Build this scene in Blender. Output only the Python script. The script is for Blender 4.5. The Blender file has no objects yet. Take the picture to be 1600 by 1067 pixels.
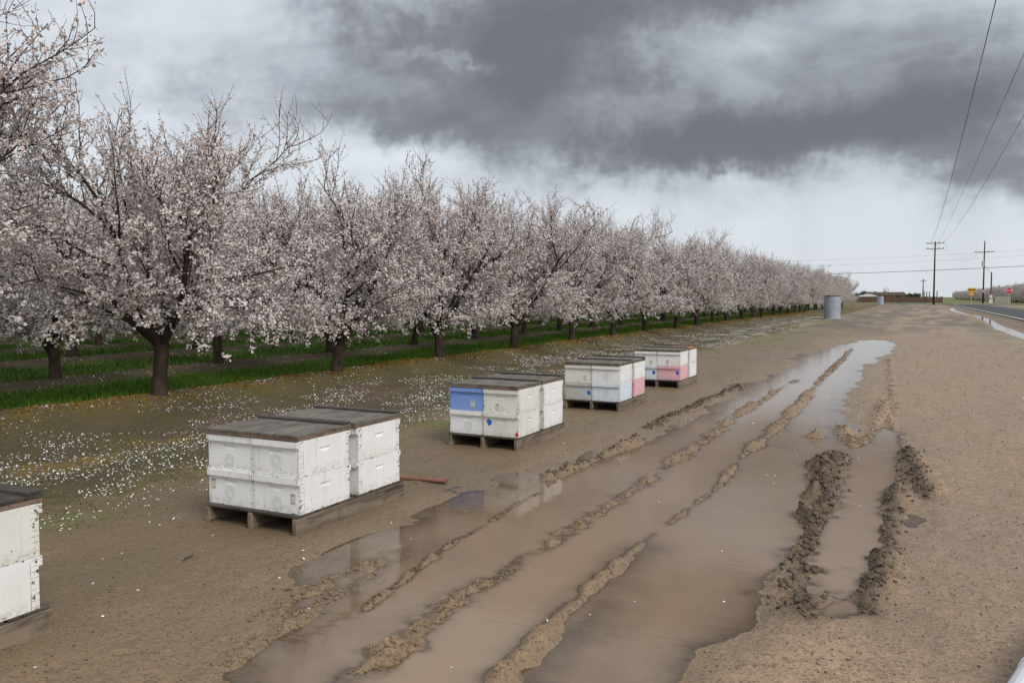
import bpy, bmesh, math, random
import numpy as np
from mathutils import Vector, Matrix
R = math.radians
scene = bpy.context.scene
# ------------------------------------------------------------------ camera
F, HZ, CAMZ, TH = 1280.0, 464.0, 1.52, R(26.2)
PITCH = math.atan((533.5 - HZ) / F)
cam = bpy.data.cameras.new('camera'); camo = bpy.data.objects.new('camera', cam)
scene.collection.objects.link(camo); scene.camera = camo
camo.location = (0, 0, CAMZ); camo.rotation_euler = (R(90) - PITCH, 0, TH)
cam.sensor_width = 36; cam.lens = F / 1600 * 36; cam.clip_start = 0.05; cam.clip_end = 9000
scene.view_settings.view_transform = 'Standard'; scene.view_settings.look = 'None'
scene.view_settings.exposure = 0.62; scene.view_settings.gamma = 1
FW = np.array([-math.sin(TH) * math.cos(PITCH), math.cos(TH) * math.cos(PITCH), -math.sin(PITCH)])
RT = np.array([math.cos(TH), math.sin(TH), 0.0]); UP = np.cross(RT, FW)
def ray(px, py): return RT * ((px - 800) / F) + UP * (-(py - 533.5) / F) + FW
def W(px, py, z=0.0):                      # pixel of the photograph -> point on the ground
    d = ray(px, py); t = (z - CAMZ) / d[2]; return (float(d[0] * t), float(d[1] * t))
def Wl(pts): return [W(*p) for p in pts]
def at(px, D):                             # a direction and a distance along the view axis -> x, y
    X = (px - 800) / F * D
    return (X * math.cos(TH) - D * math.sin(TH), X * math.sin(TH) + D * math.cos(TH))
def azel(px, py):
    d = ray(px, py); return math.atan2(d[0], d[1]), math.atan2(d[2], math.hypot(d[0], d[1]))
# ------------------------------------------------------------------ node helpers
class NT:
    def __init__(s, tree): s.t = tree; s.n = tree.nodes; s.l = tree.links
    def put(s, sock, v):
        if v is None: return
        if isinstance(v, bpy.types.NodeSocket): s.l.new(v, sock)
        else: sock.default_value = v
    def node(s, typ, **kw):
        n = s.n.new(typ)
        for k, v in kw.items(): setattr(n, k, v)
        return n
    def m(s, op, a, b=None, c=None, clamp=False):
        n = s.node('ShaderNodeMath', operation=op, use_clamp=clamp)
        for i, v in enumerate((a, b, c)): s.put(n.inputs[i], v)
        return n.outputs[0]
    def mix(s, f, a, b, typ='MIX'):
        n = s.node('ShaderNodeMix', data_type='RGBA', blend_type=typ)
        s.put(n.inputs[0], f); s.put(n.inputs[6], col(a)); s.put(n.inputs[7], col(b)); return n.outputs[2]
    def ramp(s, f, lo, hi, a=0.0, b=1.0):
        n = s.node('ShaderNodeMapRange', interpolation_type='SMOOTHSTEP')
        for i, v in enumerate((f, lo, hi, a, b)): s.put(n.inputs[i], v)
        return n.outputs[0]
    def noise(s, vec, scale, detail=4, rough=.55, dist=0.0, out=0):
        n = s.node('ShaderNodeTexNoise'); s.put(n.inputs['Vector'], vec)
        n.inputs['Scale'].default_value = scale; n.inputs['Detail'].default_value = detail
        n.inputs['Roughness'].default_value = rough; n.inputs['Distortion'].default_value = dist
        return n.outputs[out]
    def mapping(s, vec, scale=(1, 1, 1), rot=(0, 0, 0), loc=(0, 0, 0)):
        n = s.node('ShaderNodeMapping'); s.put(n.inputs[0], vec); n.inputs[1].default_value = loc
        n.inputs[2].default_value = rot; n.inputs[3].default_value = scale; return n.outputs[0]
    def attr(s, name): return s.node('ShaderNodeAttribute', attribute_name=name).outputs['Fac']
    def bump(s, h, strength=.5, dist=.01, nrm=None):
        n = s.node('ShaderNodeBump'); s.put(n.inputs['Height'], h); n.inputs['Strength'].default_value = strength
        n.inputs['Distance'].default_value = dist; s.put(n.inputs['Normal'], nrm); return n.outputs[0]
def col(c):
    if isinstance(c, (tuple, list)) and len(c) == 3: return (*c, 1)
    return c
def new_mat(name):
    m = bpy.data.materials.new(name); m.use_nodes = True; m.node_tree.nodes.clear()
    k = NT(m.node_tree); out = k.node('ShaderNodeOutputMaterial')
    b = k.node('ShaderNodeBsdfPrincipled'); k.l.new(b.outputs[0], out.inputs[0])
    return m, k, b, out
# ------------------------------------------------------------------ world: heavy rain clouds
SUN_AZ, SUN_EL = R(118), R(44)             # azimuth clockwise from the row direction (+Y)
w = bpy.data.worlds.new('World'); scene.world = w; w.use_nodes = True; w.node_tree.nodes.clear()
k = NT(w.node_tree)
wo = k.node('ShaderNodeOutputWorld'); bg = k.node('ShaderNodeBackground'); k.l.new(bg.outputs[0], wo.inputs[0])
sky = k.node('ShaderNodeTexSky', sky_type='NISHITA'); sky.sun_disc = False
sky.sun_elevation = SUN_EL; sky.sun_rotation = SUN_AZ
tc = k.node('ShaderNodeTexCoord').outputs['Generated']
sp = k.node('ShaderNodeSeparateXYZ'); k.l.new(tc, sp.inputs[0])
wn = k.noise(tc, 4.6, 5, .72, 0, 1); ws = k.node('ShaderNodeSeparateColor'); k.l.new(wn, ws.inputs[0])
az = k.m('ARCTAN2', sp.outputs[0], sp.outputs[1]); el = k.m('ARCSINE', sp.outputs[2])
azw = k.m('MULTIPLY_ADD', ws.outputs[0], .42, k.m('SUBTRACT', az, .21)); elw = k.m('MULTIPLY_ADD', ws.outputs[1], .16, k.m('SUBTRACT', el, .08))
aev = k.node('ShaderNodeCombineXYZ'); k.put(aev.inputs[0], azw); k.put(aev.inputs[1], elw)
# cloud masses: pixel centre, half sizes in pixels, darkness
CL = [(720, 40, 190, 75, .60), (850, 120, 190, 60, .52), (960, 0, 200, 50, .40), (1260, 225, 300, 58, .62), (1100, 215, 160, 60, .40), (1530, 190, 190, 75, .42),
      (690, 205, 200, 45, .40), (480, 170, 260, 60, .25), (300, 90, 300, 90, .16), (1580, 290, 80, 40, .35), (1000, 250, 110, 50, .28), (1400, 120, 260, 50, .20), (1150, -60, 600, 60, .35),
      (330, 190, 260, 90, .10), (1230, 70, 200, 60, .16), (1480, 30, 220, 60, .20), (110, 110, 260, 150, -.24), (1090, 285, 90, 22, -.22), (560, 255, 130, 35, -.18), (690, 85, 70, 12, -.22)]
dark = None
for (px, py, sx, sy, amp) in CL:
    a0, e0 = azel(px, py); sa = sx / F * .93; se = sy / F * .93
    va = k.node('ShaderNodeVectorMath', operation='MULTIPLY_ADD'); k.l.new(aev.outputs[0], va.inputs[0])
    va.inputs[1].default_value = (1 / sa, 1 / se, 0); va.inputs[2].default_value = (-a0 / sa, -e0 / se, 0)
    vd = k.node('ShaderNodeVectorMath', operation='DOT_PRODUCT'); k.l.new(va.outputs[0], vd.inputs[0]); k.l.new(va.outputs[0], vd.inputs[1])
    g = k.m('POWER', .3679, vd.outputs['Value'])
    dark = k.m('MULTIPLY_ADD', g, amp, dark if dark is not None else 0.0)
zz = k.m('ADD', k.m('MAXIMUM', sp.outputs[2], 0.0), .16)
pv = k.node('ShaderNodeCombineXYZ'); k.put(pv.inputs[0], k.m('DIVIDE', sp.outputs[0], zz)); k.put(pv.inputs[1], k.m('DIVIDE', sp.outputs[1], zz))
n1 = k.noise(pv.outputs[0], 1.1, 5, .62, .3)
high = k.ramp(el, R(3), R(14))
dark = k.m('ADD', dark, k.m('MULTIPLY', high, k.m('MULTIPLY', k.m('SUBTRACT', n1, .47), 1.0)))
streak = k.noise(k.mapping(tc, (14, 14, 1.6)), 1.0, 1, .5)          # rain shafts under the cloud base
dark = k.m('ADD', dark, k.m('MULTIPLY', k.m('SUBTRACT', streak, .5), .16))
dark = k.m('ADD', dark, .16)
dark = k.ramp(dark, -.14, 1.02)
cr = k.node('ShaderNodeValToRGB'); k.put(cr.inputs[0], dark)
e = cr.color_ramp.elements; e[0].position = 0; e[0].color = (.535, .565, .60, 1); e[1].position = 1; e[1].color = (.105, .108, .116, 1)
for p_, c_ in ((.25, (.41, .437, .47, 1)), (.5, (.27, .288, .315, 1)), (.75, (.158, .164, .176, 1))):
    q = e.new(p_); q.color = c_
cl = k.mix(.94, k.mix(1.0, sky.outputs[0], (.09, .09, .09), 'MULTIPLY'), cr.outputs[0])
k.put(bg.inputs[0], cl); bg.inputs[1].default_value = 1.0
w.cycles.sampling_method = 'MANUAL'; w.cycles.sample_map_resolution = 256
sun = bpy.data.lights.new('sun', 'SUN'); suno = bpy.data.objects.new('sun', sun); scene.collection.objects.link(suno)
sun.energy = 1.5; sun.angle = R(25); sun.color = (1, .965, .92)
sd = Vector((math.sin(SUN_AZ) * math.cos(SUN_EL), math.cos(SUN_AZ) * math.cos(SUN_EL), math.sin(SUN_EL)))
suno.rotation_euler = sd.to_track_quat('Z', 'Y').to_euler()
# ------------------------------------------------------------------ mesh helpers
COL = scene.collection
def tag(o, label=None, cat=None, group=None, kind=None):
    for a, v in (('label', label), ('category', cat), ('group', group), ('kind', kind)):
        if v: o[a] = v
    return o
def link(o, parent=None):
    COL.objects.link(o)
    if parent: o.parent = parent
    return o
def empty(name, loc, rz=0.0, sc=1.0):
    o = bpy.data.objects.new(name, None); o.location = loc; o.rotation_euler = (0, 0, rz); o.scale = (sc,) * 3
    o.empty_display_size = .1; return link(o)
def np_mesh(name, V, Fs, mats=(), smooth=False, attrs=None):
    """V (n,3); Fs = list of (m,k) index arrays"""
    me = bpy.data.meshes.new(name); V = np.asarray(V, np.float32)
    me.vertices.add(len(V)); me.vertices.foreach_set('co', V.ravel())
    idx = np.concatenate([f.ravel() for f in Fs]).astype(np.int32)
    tot = np.concatenate([np.full(len(f), f.shape[1], np.int32) for f in Fs])
    st = np.concatenate([[0], np.cumsum(tot)[:-1]]).astype(np.int32)
    me.loops.add(len(idx)); me.loops.foreach_set('vertex_index', idx)
    me.polygons.add(len(tot)); me.polygons.foreach_set('loop_start', st)
    if smooth: me.polygons.foreach_set('use_smooth', np.ones(len(tot), bool))
    for m in mats: me.materials.append(m)
    for an, av in (attrs or {}).items():
        a = me.attributes.new(an, 'FLOAT', 'POINT'); a.data.foreach_set('value', np.asarray(av, np.float32))
    me.update(calc_edges=True); return me
def obj(name, me, parent=None, loc=(0, 0, 0)):
    o = bpy.data.objects.new(name, me); o.location = loc; return link(o, parent)
class MB:                                   # collects boxes, tubes and prisms into one mesh
    def __init__(s): s.v = []; s.f = []
    def add(s, vs, fs):
        b = len(s.v); s.v += [tuple(p) for p in vs]; s.f += [tuple(i + b for i in q) for q in fs]; return s
    def box(s, x0, x1, y0, y1, z0, z1):
        return s.add([(x0, y0, z0), (x1, y0, z0), (x1, y1, z0), (x0, y1, z0), (x0, y0, z1), (x1, y0, z1), (x1, y1, z1), (x0, y1, z1)],
            [(0, 3, 2, 1), (4, 5, 6, 7), (0, 1, 5, 4), (1, 2, 6, 5), (2, 3, 7, 6), (3, 0, 4, 7)])
    def tube(s, pts, rad, n=8, cap=True):
        P = [Vector(p) for p in pts]; rad = rad if hasattr(rad, '__len__') else [rad] * len(P)
        ref = None; b = len(s.v)
        for i, p in enumerate(P):
            d = (P[min(i + 1, len(P) - 1)] - P[max(i - 1, 0)]).normalized()
            if ref is None: ref = d.orthogonal().normalized()
            u = (ref - d * ref.dot(d)).normalized(); ref = u; v = d.cross(u)
            for j in range(n):
                a = 2 * math.pi * j / n; s.v.append(tuple(p + (u * math.cos(a) + v * math.sin(a)) * rad[i]))
        for i in range(len(P) - 1):
            for j in range(n):
                a = b + i * n + j; c = b + i * n + (j + 1) % n; s.f.append((a, c, c + n, a + n))
        if cap:
            s.f.append(tuple(b + j for j in reversed(range(n)))); s.f.append(tuple(b + (len(P) - 1) * n + j for j in range(n)))
        return s
    def lathe(s, prof, n=32, c=(0, 0, 0)):
        b = len(s.v)
        for r, z in prof:
            for j in range(n):
                a = 2 * math.pi * j / n; s.v.append((c[0] + r * math.cos(a), c[1] + r * math.sin(a), c[2] + z))
        for i in range(len(prof) - 1):
            for j in range(n):
                a = b + i * n + j; d = b + i * n + (j + 1) % n; s.f.append((a, d, d + n, a + n))
        return s
    def prism(s, poly, y0, y1):             # polygon in x,z extruded along y
        n = len(poly); b = len(s.v)
        s.v += [(x, y0, z) for x, z in poly] + [(x, y1, z) for x, z in poly]
        s.f.append(tuple(b + i for i in range(n))); s.f.append(tuple(b + n + i for i in reversed(range(n))))
        for i in range(n): s.f.append((b + (i + 1) % n, b + i, b + n + i, b + n + (i + 1) % n))
        return s
    def mesh(s, name, mat, bevel=0.0, smooth=False):
        me = bpy.data.meshes.new(name); me.from_pydata(s.v, [], s.f); me.materials.append(mat)
        if bevel:
            bm = bmesh.new(); bm.from_mesh(me); bmesh.ops.bevel(bm, geom=list(bm.edges), offset=bevel, segments=1, affect='EDGES'); bm.to_mesh(me); bm.free()
        if smooth: me.polygons.foreach_set('use_smooth', [True] * len(me.polygons))
        me.update(); return me
    def build(s, name, mat, parent=None, bevel=0.0, smooth=False, loc=(0, 0, 0)): return obj(name, s.mesh(name, mat, bevel, smooth), parent, loc)
# ------------------------------------------------------------------ noise in numpy
def vnoise(x, y, seed=0):
    xi = np.floor(x); yi = np.floor(y); fx = x - xi; fy = y - yi
    fx = fx * fx * fx * (fx * (fx * 6 - 15) + 10); fy = fy * fy * fy * (fy * (fy * 6 - 15) + 10)
    xi = xi.astype(np.int64); yi = yi.astype(np.int64)
    def h(a, b):
        n = (a * 374761393 + b * 668265263 + seed * 974711) & 0xffffffff
        n = ((n ^ (n >> 13)) * 1274126177) & 0xffffffff
        return ((n ^ (n >> 16)) & 0xffff) / 65535.0
    return (h(xi, yi) * (1 - fx) + h(xi + 1, yi) * fx) * (1 - fy) + (h(xi, yi + 1) * (1 - fx) + h(xi + 1, yi + 1) * fx) * fy
def fbm(x, y, sc, oct=3, seed=0, gain=.5):
    t = 0; a = 1; n = 0
    for i in range(oct): t = t + a * vnoise(x * sc, y * sc, seed + i * 17); n += a; a *= gain; sc *= 2.03
    return t / n
def sstep(a, b, x): t = np.clip((x - a) / (b - a), 0, 1); return t * t * (3 - 2 * t)
def seg_dist(x, y, pts):                   # distance to polyline, and the position along it 0..1
    best = np.full(x.shape, 1e9); par = np.zeros(x.shape); n = len(pts) - 1
    for i in range(n):
        (ax, ay), (bx, by) = pts[i], pts[i + 1]; dx, dy = bx - ax, by - ay; L = dx * dx + dy * dy + 1e-12
        t = np.clip(((x - ax) * dx + (y - ay) * dy) / L, 0, 1); d = np.hypot(x - ax - t * dx, y - ay - t * dy)
        m = d < best; best = np.where(m, d, best); par = np.where(m, (i + t) / n, par)
    return best, par
def sdf(x, y, pts):                        # signed distance to a polygon, negative inside
    d, _ = seg_dist(x, y, list(pts) + [pts[0]]); ins = np.zeros(x.shape, bool); n = len(pts)
    for i in range(n):
        (ax, ay), (bx, by) = pts[i], pts[(i + 1) % n]
        if ay == by: continue
        ins ^= ((ay > y) != (by > y)) & (x < (bx - ax) * (y - ay) / (by - ay) + ax)
    return np.where(ins, -d, d)
# ------------------------------------------------------------------ the mud: ruts, ridges and puddle basins
WATER = -.030
ROWX = -9.35
BASIN = Wl([(400, 1130), (400, 1010), (452, 915), (475, 886), (565, 842), (634, 806), (700, 778), (745, 757), (800, 743), (850, 732), (905, 722), (950, 702), (1000, 687), (1045, 672), (1085, 652), (1110, 636),
    (1150, 618), (1195, 600), (1225, 584), (1258, 570), (1245, 560), (1290, 546), (1330, 536), (1362, 530), (1385, 532), (1395, 540), (1384, 552), (1369, 556), (1368, 564), (1345, 567), (1338, 582), (1328, 600), (1317, 610),
    (1316, 632), (1311, 650), (1322, 668), (1328, 688), (1340, 694), (1358, 683), (1376, 664), (1388, 664), (1397, 682), (1402, 700), (1414, 708), (1421, 745), (1418, 768), (1395, 762), (1384, 800), (1374, 832), (1350, 884),
    (1312, 925), (1270, 960), (1235, 930), (1205, 905), (1180, 960), (1110, 1010), (1090, 1080), (900, 1130), (600, 1200)])
MAINRUT = Wl([(620, 1090), (700, 1000), (780, 925), (880, 850), (960, 800), (1040, 745), (1120, 690), (1190, 640), (1250, 598)])
RUT2 = Wl([(1285, 935), (1320, 870), (1342, 810), (1358, 750), (1372, 700), (1380, 672)])
FILM = Wl([(200, 1180), (330, 1000), (440, 895), (475, 876), (565, 832), (634, 796), (745, 747), (860, 722), (1000, 677), (1100, 636), (1120, 640), (1020, 690), (900, 735), (805, 783), (711, 839), (640, 890), (554, 954), (420, 1067), (330, 1180)])
BANK = Wl([(800, 1080), (775, 1050), (875, 957), (905, 931), (942, 897), (1000, 845), (1010, 852), (992, 890), (975, 930), (935, 985), (885, 1080)])
LANDR = Wl([(1080, 1120), (1105, 1010), (1180, 962), (1210, 900), (1235, 930), (1280, 960), (1320, 960), (1500, 1120)])
RIDGES = [  # points, half width m, height m, roughness
    (Wl([(530, 1064), (639, 1000), (695, 947), (762, 902), (871, 839), (938, 794), (990, 760), (1036, 728), (1084, 697), (1125, 669), (1152, 646), (1192, 623), (1219, 606), (1251, 588)]), .095, .085, .9),
    (Wl([(762, 1062), (819, 1011), (875, 955), (905, 929), (942, 895), (1002, 842), (1030, 822)]), .05, .042, .8),
    (Wl([(1040, 815), (1070, 794), (1090, 778), (1114, 762), (1136, 736), (1170, 698)]), .05, .062, 1.2),
    (Wl([(1165, 703), (1206, 671), (1224, 653), (1251, 626), (1280, 592)]), .10, .085, .8),
    (Wl([(1280, 592), (1305, 570), (1332, 543)]), .09, .07, 1.2),
    (Wl([(1306, 700), (1306, 718), (1300, 745), (1294, 777), (1277, 806), (1267, 829), (1262, 856), (1262, 885), (1248, 960)]), .13, .056, 1.5),
    (Wl([(1268, 716), (1285, 735), (1290, 760)]), .08, .08, 1.5), (Wl([(1247, 793), (1258, 805), (1272, 815)]), .06, .08, 1.4), (Wl([(1258, 772), (1270, 768)]), .06, .08, 1.4),
    (Wl([(1393, 752), (1397, 772), (1390, 799), (1386, 829), (1377, 862), (1368, 894), (1350, 950)]), .085, .056, 1.4),
    (Wl([(1416, 698), (1424, 725), (1434, 748), (1444, 777)]), .085, .05, 1.5),
    (Wl([(1308, 660), (1325, 682), (1340, 692), (1358, 680), (1372, 655), (1380, 625)]), .09, .05, 1.0),
    (Wl([(1264, 676), (1277, 680)]), .09, .075, 1.3),
    (Wl([(554, 954), (599, 922), (640, 890), (666, 871), (711, 839), (745, 821), (805, 783), (850, 760)]), .035, .036, 1.4),
    (Wl([(340, 1040), (420, 985), (500, 935), (570, 895), (640, 855)]), .06, .013, 1.3),
    (Wl([(395, 965), (480, 915), (560, 880), (628, 846)]), .06, .013, 1.3),
    (Wl([(850, 745), (905, 725), (955, 702), (1005, 685)]), .05, .05, 1.8), (Wl([(1010, 668), (1060, 645), (1105, 624), (1160, 600)]), .06, .03, 1.8),
    (Wl([(1375, 640), (1398, 668), (1412, 695)]), .05, .035, 1.2), (Wl([(1388, 560), (1392, 600), (1398, 650)]), .06, .02, 1.0),
]
def berm(x):                               # the raised bed under each tree row (rows every 4.3 m)
    u = np.abs((x - ROWX + 2.15) % 4.3 - 2.15)
    return np.exp(-(u / .62) ** 2.6) * np.where(x > ROWX - 2, .20, .09) * (x < -7.4)
def ground_h(x, y, fine=True):
    x = np.asarray(x, float); y = np.asarray(y, float)
    r = np.hypot(x, y); near = np.exp(-np.maximum(r - 45, 0) / 20.0)
    h = (fbm(x, y, .35, 3, 3) - .5) * .045 * near
    h = h + berm(x) + np.where(x < -7.5, (fbm(x, y, 1.3, 3, 9) - .5) * .06, 0) * near
    lane = sstep(-8.4, -7.8, x) * sstep(-5.0, -5.8, x)
    h = h - .035 * lane + lane * (fbm(x * 2.2, y * .5, 1.2, 3, 21) - .5) * .06 * near
    h = h - .055 * np.exp(-((x - 4.15 - .3 * np.sin(y * .11)) / .34) ** 2) * sstep(8, 16, y) * (1 - sstep(120, 140, y))
    msk = (r < 60) & (x > -9) & (x < 4)
    if msk.any():
        X = x[msk]; Y = y[msk]; g = h[msk]
        rr = np.hypot(X, Y)
        wob = (fbm(X, Y, 2.2, 3, 5) - .5) * .55 + (fbm(X, Y, .8, 2, 6) - .5) * .4
        s = sdf(X, Y, BASIN) + wob * .42
        b = sstep(.40, -.42, s); film = sstep(.10, -.15, sdf(X, Y, FILM) + wob * .1)
        g = g * (1 - .8 * b) - (.060 - .024 * film) * b - .012 * sstep(1.2, 0, s)
        d, t = seg_dist(X, Y, MAINRUT); g -= .05 * np.exp(-(d / .22) ** 4)
        d, t = seg_dist(X, Y, RUT2); g -= .04 * np.exp(-(d / .2) ** 4)
        g += (fbm(X, Y * .6, 3.2, 4, 7) - .5) * .034
        for P, up in ((BANK, .036), (LANDR, .046)):
            g += up * sstep(.26, -.24, sdf(X, Y, P) + wob * .6)
        lump = fbm(X, Y, 9, 3, 31); lump2 = fbm(X, Y, 26, 2, 33)
        for P, wd, hh, ro in RIDGES:
            x0 = min(p[0] for p in P) - .6; x1 = max(p[0] for p in P) + .6; y0 = min(p[1] for p in P) - .6; y1 = max(p[1] for p in P) + .6
            q = (X > x0) & (X < x1) & (Y > y0) & (Y < y1)
            if not q.any(): continue
            d, t = seg_dist(X[q], Y[q], P)
            ww = wd * (.55 + .9 * lump[q]); end = sstep(0, .06, t) * sstep(1, .94, t) * .7 + .3
            al = fbm(X[q], Y[q], 1.4, 2, 61); prof = np.exp(-(d / (ww * (.55 + .75 * al))) ** 2.2) * np.clip(.42 + 1.15 * al, .1, 1.2)
            g[q] += prof * hh * end * np.clip(1 + ro * ((lump[q] - .5) * 1.1 + (lump2[q] - .5) * .5), 0.1, 1.6)
        # tyre lugs and washboard on the firm mud at the right
        rm = sstep(-.1, .35, s) * sstep(-1.4, -.4, X)
        g += rm * (fbm(X * .5, Y * 2.4 + .8 * X, 4.0, 3, 41) - .5) * .022
        lug = sstep(.5, 0, np.abs(X + 2.05 + .05 * np.sin(Y))) * sstep(0, .2, s)
        g += lug * .012 * np.sin((Y + .25 * X) * 2 * math.pi / .17)
        if fine: g += (lump2 - .5) * .009 * sstep(-.1, .2, s) + (lump - .5) * .008
        h[msk] = g
    return h
def zone_pad(x, y, h):                     # the firm ground the pallets stand on
    for py in PAL_Y:
        d = np.maximum(np.maximum(-4.4 - x, x + 3.36), np.maximum(py - .1 - y, y - py - 1.35))
        h = h * sstep(-.02, .25, d) + .0 * (1 - sstep(-.02, .25, d))
    return h
PAL_Y = [1.14, 4.00, 7.22, 10.32, 13.42]
def gz(x, y):
    a = np.array([x], float); b = np.array([y], float); return float(zone_pad(a, b, ground_h(a, b))[0])
# fan-shaped sheet of ground, fine near the place where one stands, coarse far away
azs = np.concatenate([np.linspace(-180, -16, 70, endpoint=False), np.linspace(-16, 70, 680, endpoint=False), np.linspace(70, 180, 50, endpoint=False)])
azs = np.radians(azs); NA = len(azs)
rr_ = [.3, .8, 1.3, 1.8]; yv = 1245 / 2.15
while yv > 18: rr_.append(1245 / yv); yv -= 1.3
r_ = rr_[-1]
while r_ < 6000: r_ *= 1.06; rr_.append(r_)
rr_ = np.array(rr_); NR = len(rr_)
GX = -np.sin(azs)[None, :] * rr_[:, None]; GY = np.cos(azs)[None, :] * rr_[:, None]
gx = np.concatenate([[0.0], GX.ravel()]); gy = np.concatenate([[0.0], GY.ravel()])
gh = zone_pad(gx, gy, ground_h(gx, gy))
road_m = (gx > 5.6) & (gx < 13.2) & (gy > -150) & (gy < 205); gh = np.where(road_m | ((gy > 180) & (gy < 202)), np.minimum(gh, -.03), gh)
i = np.arange(NR - 1)[:, None] * NA + 1; j = np.arange(NA)[None, :]; j2 = (j + 1) % NA
quads = np.stack([i + j, i + j2, i + NA + j2, i + NA + j], -1).reshape(-1, 4)[:, ::-1]
tri0 = np.stack([np.zeros(NA, int), 1 + (np.arange(NA) + 1) % NA, 1 + np.arange(NA)], -1)[:, ::-1]
# what grows or lies where
nA = fbm(gx, gy, .55, 4, 51); nB = fbm(gx, gy, 1.7, 4, 53); nC = fbm(gx * 1.0, gy * .35, 1.1, 3, 57)
far_l = np.hypot(gx, gy)
gu = (ROWX - gx) % 4.3
a_grass = np.where(gx < ROWX - .15, sstep(.20, .45, gu + (nB - .5) * .4) * sstep(3.55, 3.15, gu + (nA - .5) * .7), 0) * (gy < 140)
a_gold = sstep(.42, .62, nB + .18) * np.exp(-((gx - ROWX - .05) / .42) ** 2) * (gy < 135)
a_gold = np.maximum(a_gold, sstep(.50, .60, nB) * np.exp(-((gx + 7.15) / .35) ** 2) * sstep(8.5, 6.5, gy + (nA - .5) * 3))
a_gold = np.maximum(a_gold, sstep(.4, .6, nB) * np.exp(-((gx + 5.7) / .3) ** 2) * sstep(26, 34, gy) * sstep(66, 60, gy))
a_gold = np.maximum(a_gold, .8 * sstep(.35, .6, nB) * (gx < -4.0) * sstep(62, 75, gy) * (gy < 180) * (gx > -9))
a_gold = np.maximum(a_gold, sstep(.5, .6, nB) * np.exp(-((gx - 4.9) / .35) ** 2) * (gy > 25))
a_moss = sstep(.40, .62, nA * .5 + nB * .5 + .05) * sstep(-9.5, -9.0, gx) * sstep(-5.0, -5.9, gx + (nA - .5) * .8)
a_moss = np.maximum(a_moss, .9 * np.exp(-((gx - ROWX - .5) / .45) ** 2))
a_moss = np.where(gx < ROWX - .3, .5 * nB, a_moss)
a_green = sstep(.42, .6, nB) * np.exp(-((gx + 5.15 + (nA - .5) * .5) / .26) ** 2) * .9
a_green = np.maximum(a_green, .75 * sstep(.38, .58, nA) * np.exp(-((gx + 4.6) / .9) ** 2) * sstep(17, 28, gy) * sstep(75, 55, gy))
a_green = np.maximum(a_green, .7 * sstep(.42, .6, nB) * np.exp(-((gx - 2.9) / .7) ** 2) * sstep(16, 24, gy) * sstep(70, 50, gy))
farg = ((gy > 203) | (gx > 14.5) | (gx < -9.5)) & (far_l > 120)
a_green = np.where(farg, .35 + .4 * nA, a_green); a_grass = np.where(farg & (gy > 205) & (gx > -40), .6, a_grass)
a_wet = sstep(.035, -.02, gh) * (gx > -5.5) * (gx < 5.5)
a_wet = np.maximum(a_wet, .8 * sstep(.45, .62, fbm(gx, gy * .5, .7, 3, 71)) * (gx > -5) * (gx < 3.4) * (gy < 60))
a_wet = np.maximum(a_wet, .55 * np.exp(-((gx + 3.9) / .7) ** 2) * (gy < 40))
a_dark = 1.0 * sstep(.36, .58, nC) * sstep(28, 50, gy) * (gx > -5) * (gx < 3.5)
a_dark = np.maximum(a_dark, .8 * (gx > 4.3) * (gx < 7))
a_warm = sstep(-1.6, -.2, gx + (nA - .5) * 1.2) * (gx < 3.4)
a_soil_shade = np.where(gx < ROWX - .2, 1.0, .85 * sstep(-5.2, -6.2, gx + (nA - .5) * 1.4)) * (far_l < 200)  # dark earth of lane and orchard, with tree shade painted into the orchard floor
lump_ = np.zeros_like(gx)
for P, wd, hh, ro in RIDGES:
    if ro < 1.35 or wd < .055: continue
    q = (gx > min(p[0] for p in P) - .4) & (gx < max(p[0] for p in P) + .4) & (gy > min(p[1] for p in P) - .4) & (gy < max(p[1] for p in P) + .4)
    d, t = seg_dist(gx[q], gy[q], P); lump_[q] = np.maximum(lump_[q], np.exp(-(d / (wd * 1.1)) ** 2) * (ro > 1.2))
gm, k, b, out = new_mat('wet_earth')
geo = k.node('ShaderNodeNewGeometry').outputs['Position']
v1 = k.noise(geo, 1.1, 6, .6); v2 = k.noise(geo, 9, 5, .65); v3 = k.noise(geo, 55, 4, .7); v4 = k.noise(k.mapping(geo, (3, 14, 3), (0, 0, R(14))), 1.6, 4, .6)
c = k.mix(v1, (.285, .188, .104), (.41, .282, .166))
c = k.mix(k.m('MULTIPLY', k.attr('warm'), .75), c, k.mix(v2, (.42, .276, .172), (.56, .395, .27)))
c = k.mix(k.ramp(v2, .38, .7, 0, .4), c, (.19, .132, .085))
v5 = k.noise(k.mapping(geo, (1, 1.8, 1)), 24, 3, .7)
c = k.mix(k.ramp(v5, .52, .68, 0, .6), c, (.10, .070, .045))
c = k.mix(k.ramp(v3, .52, .66, 0, .8), c, (.075, .053, .035))
c = k.mix(k.ramp(v3, .44, .30, 0, .5), c, (.40, .31, .23))
c = k.mix(k.m('MULTIPLY', k.attr('clod'), k.ramp(v3, .3, .6, .75, 1)), c, k.mix(v2, (.07, .05, .033), (.15, .108, .07)))
c = k.mix(k.m('MULTIPLY', k.attr('olive'), k.ramp(v1, .25, .7, .35, .85)), c, k.mix(v2, (.135, .098, .052), (.20, .148, .084)))
c = k.mix(k.m('MULTIPLY', k.attr('wet'), .40), c, k.mix(v2, (.15, .103, .06), (.22, .152, .094)))
c = k.mix(k.m('MULTIPLY', k.attr('soil_shade'), k.ramp(v1, .2, .6, .6, .95)), c, k.mix(v3, (.032, .024, .015), (.088, .066, .039)))
c = k.mix(k.m('MULTIPLY', k.attr('dark'), k.ramp(v4, .3, .65)), c, (.055, .046, .038))
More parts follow.
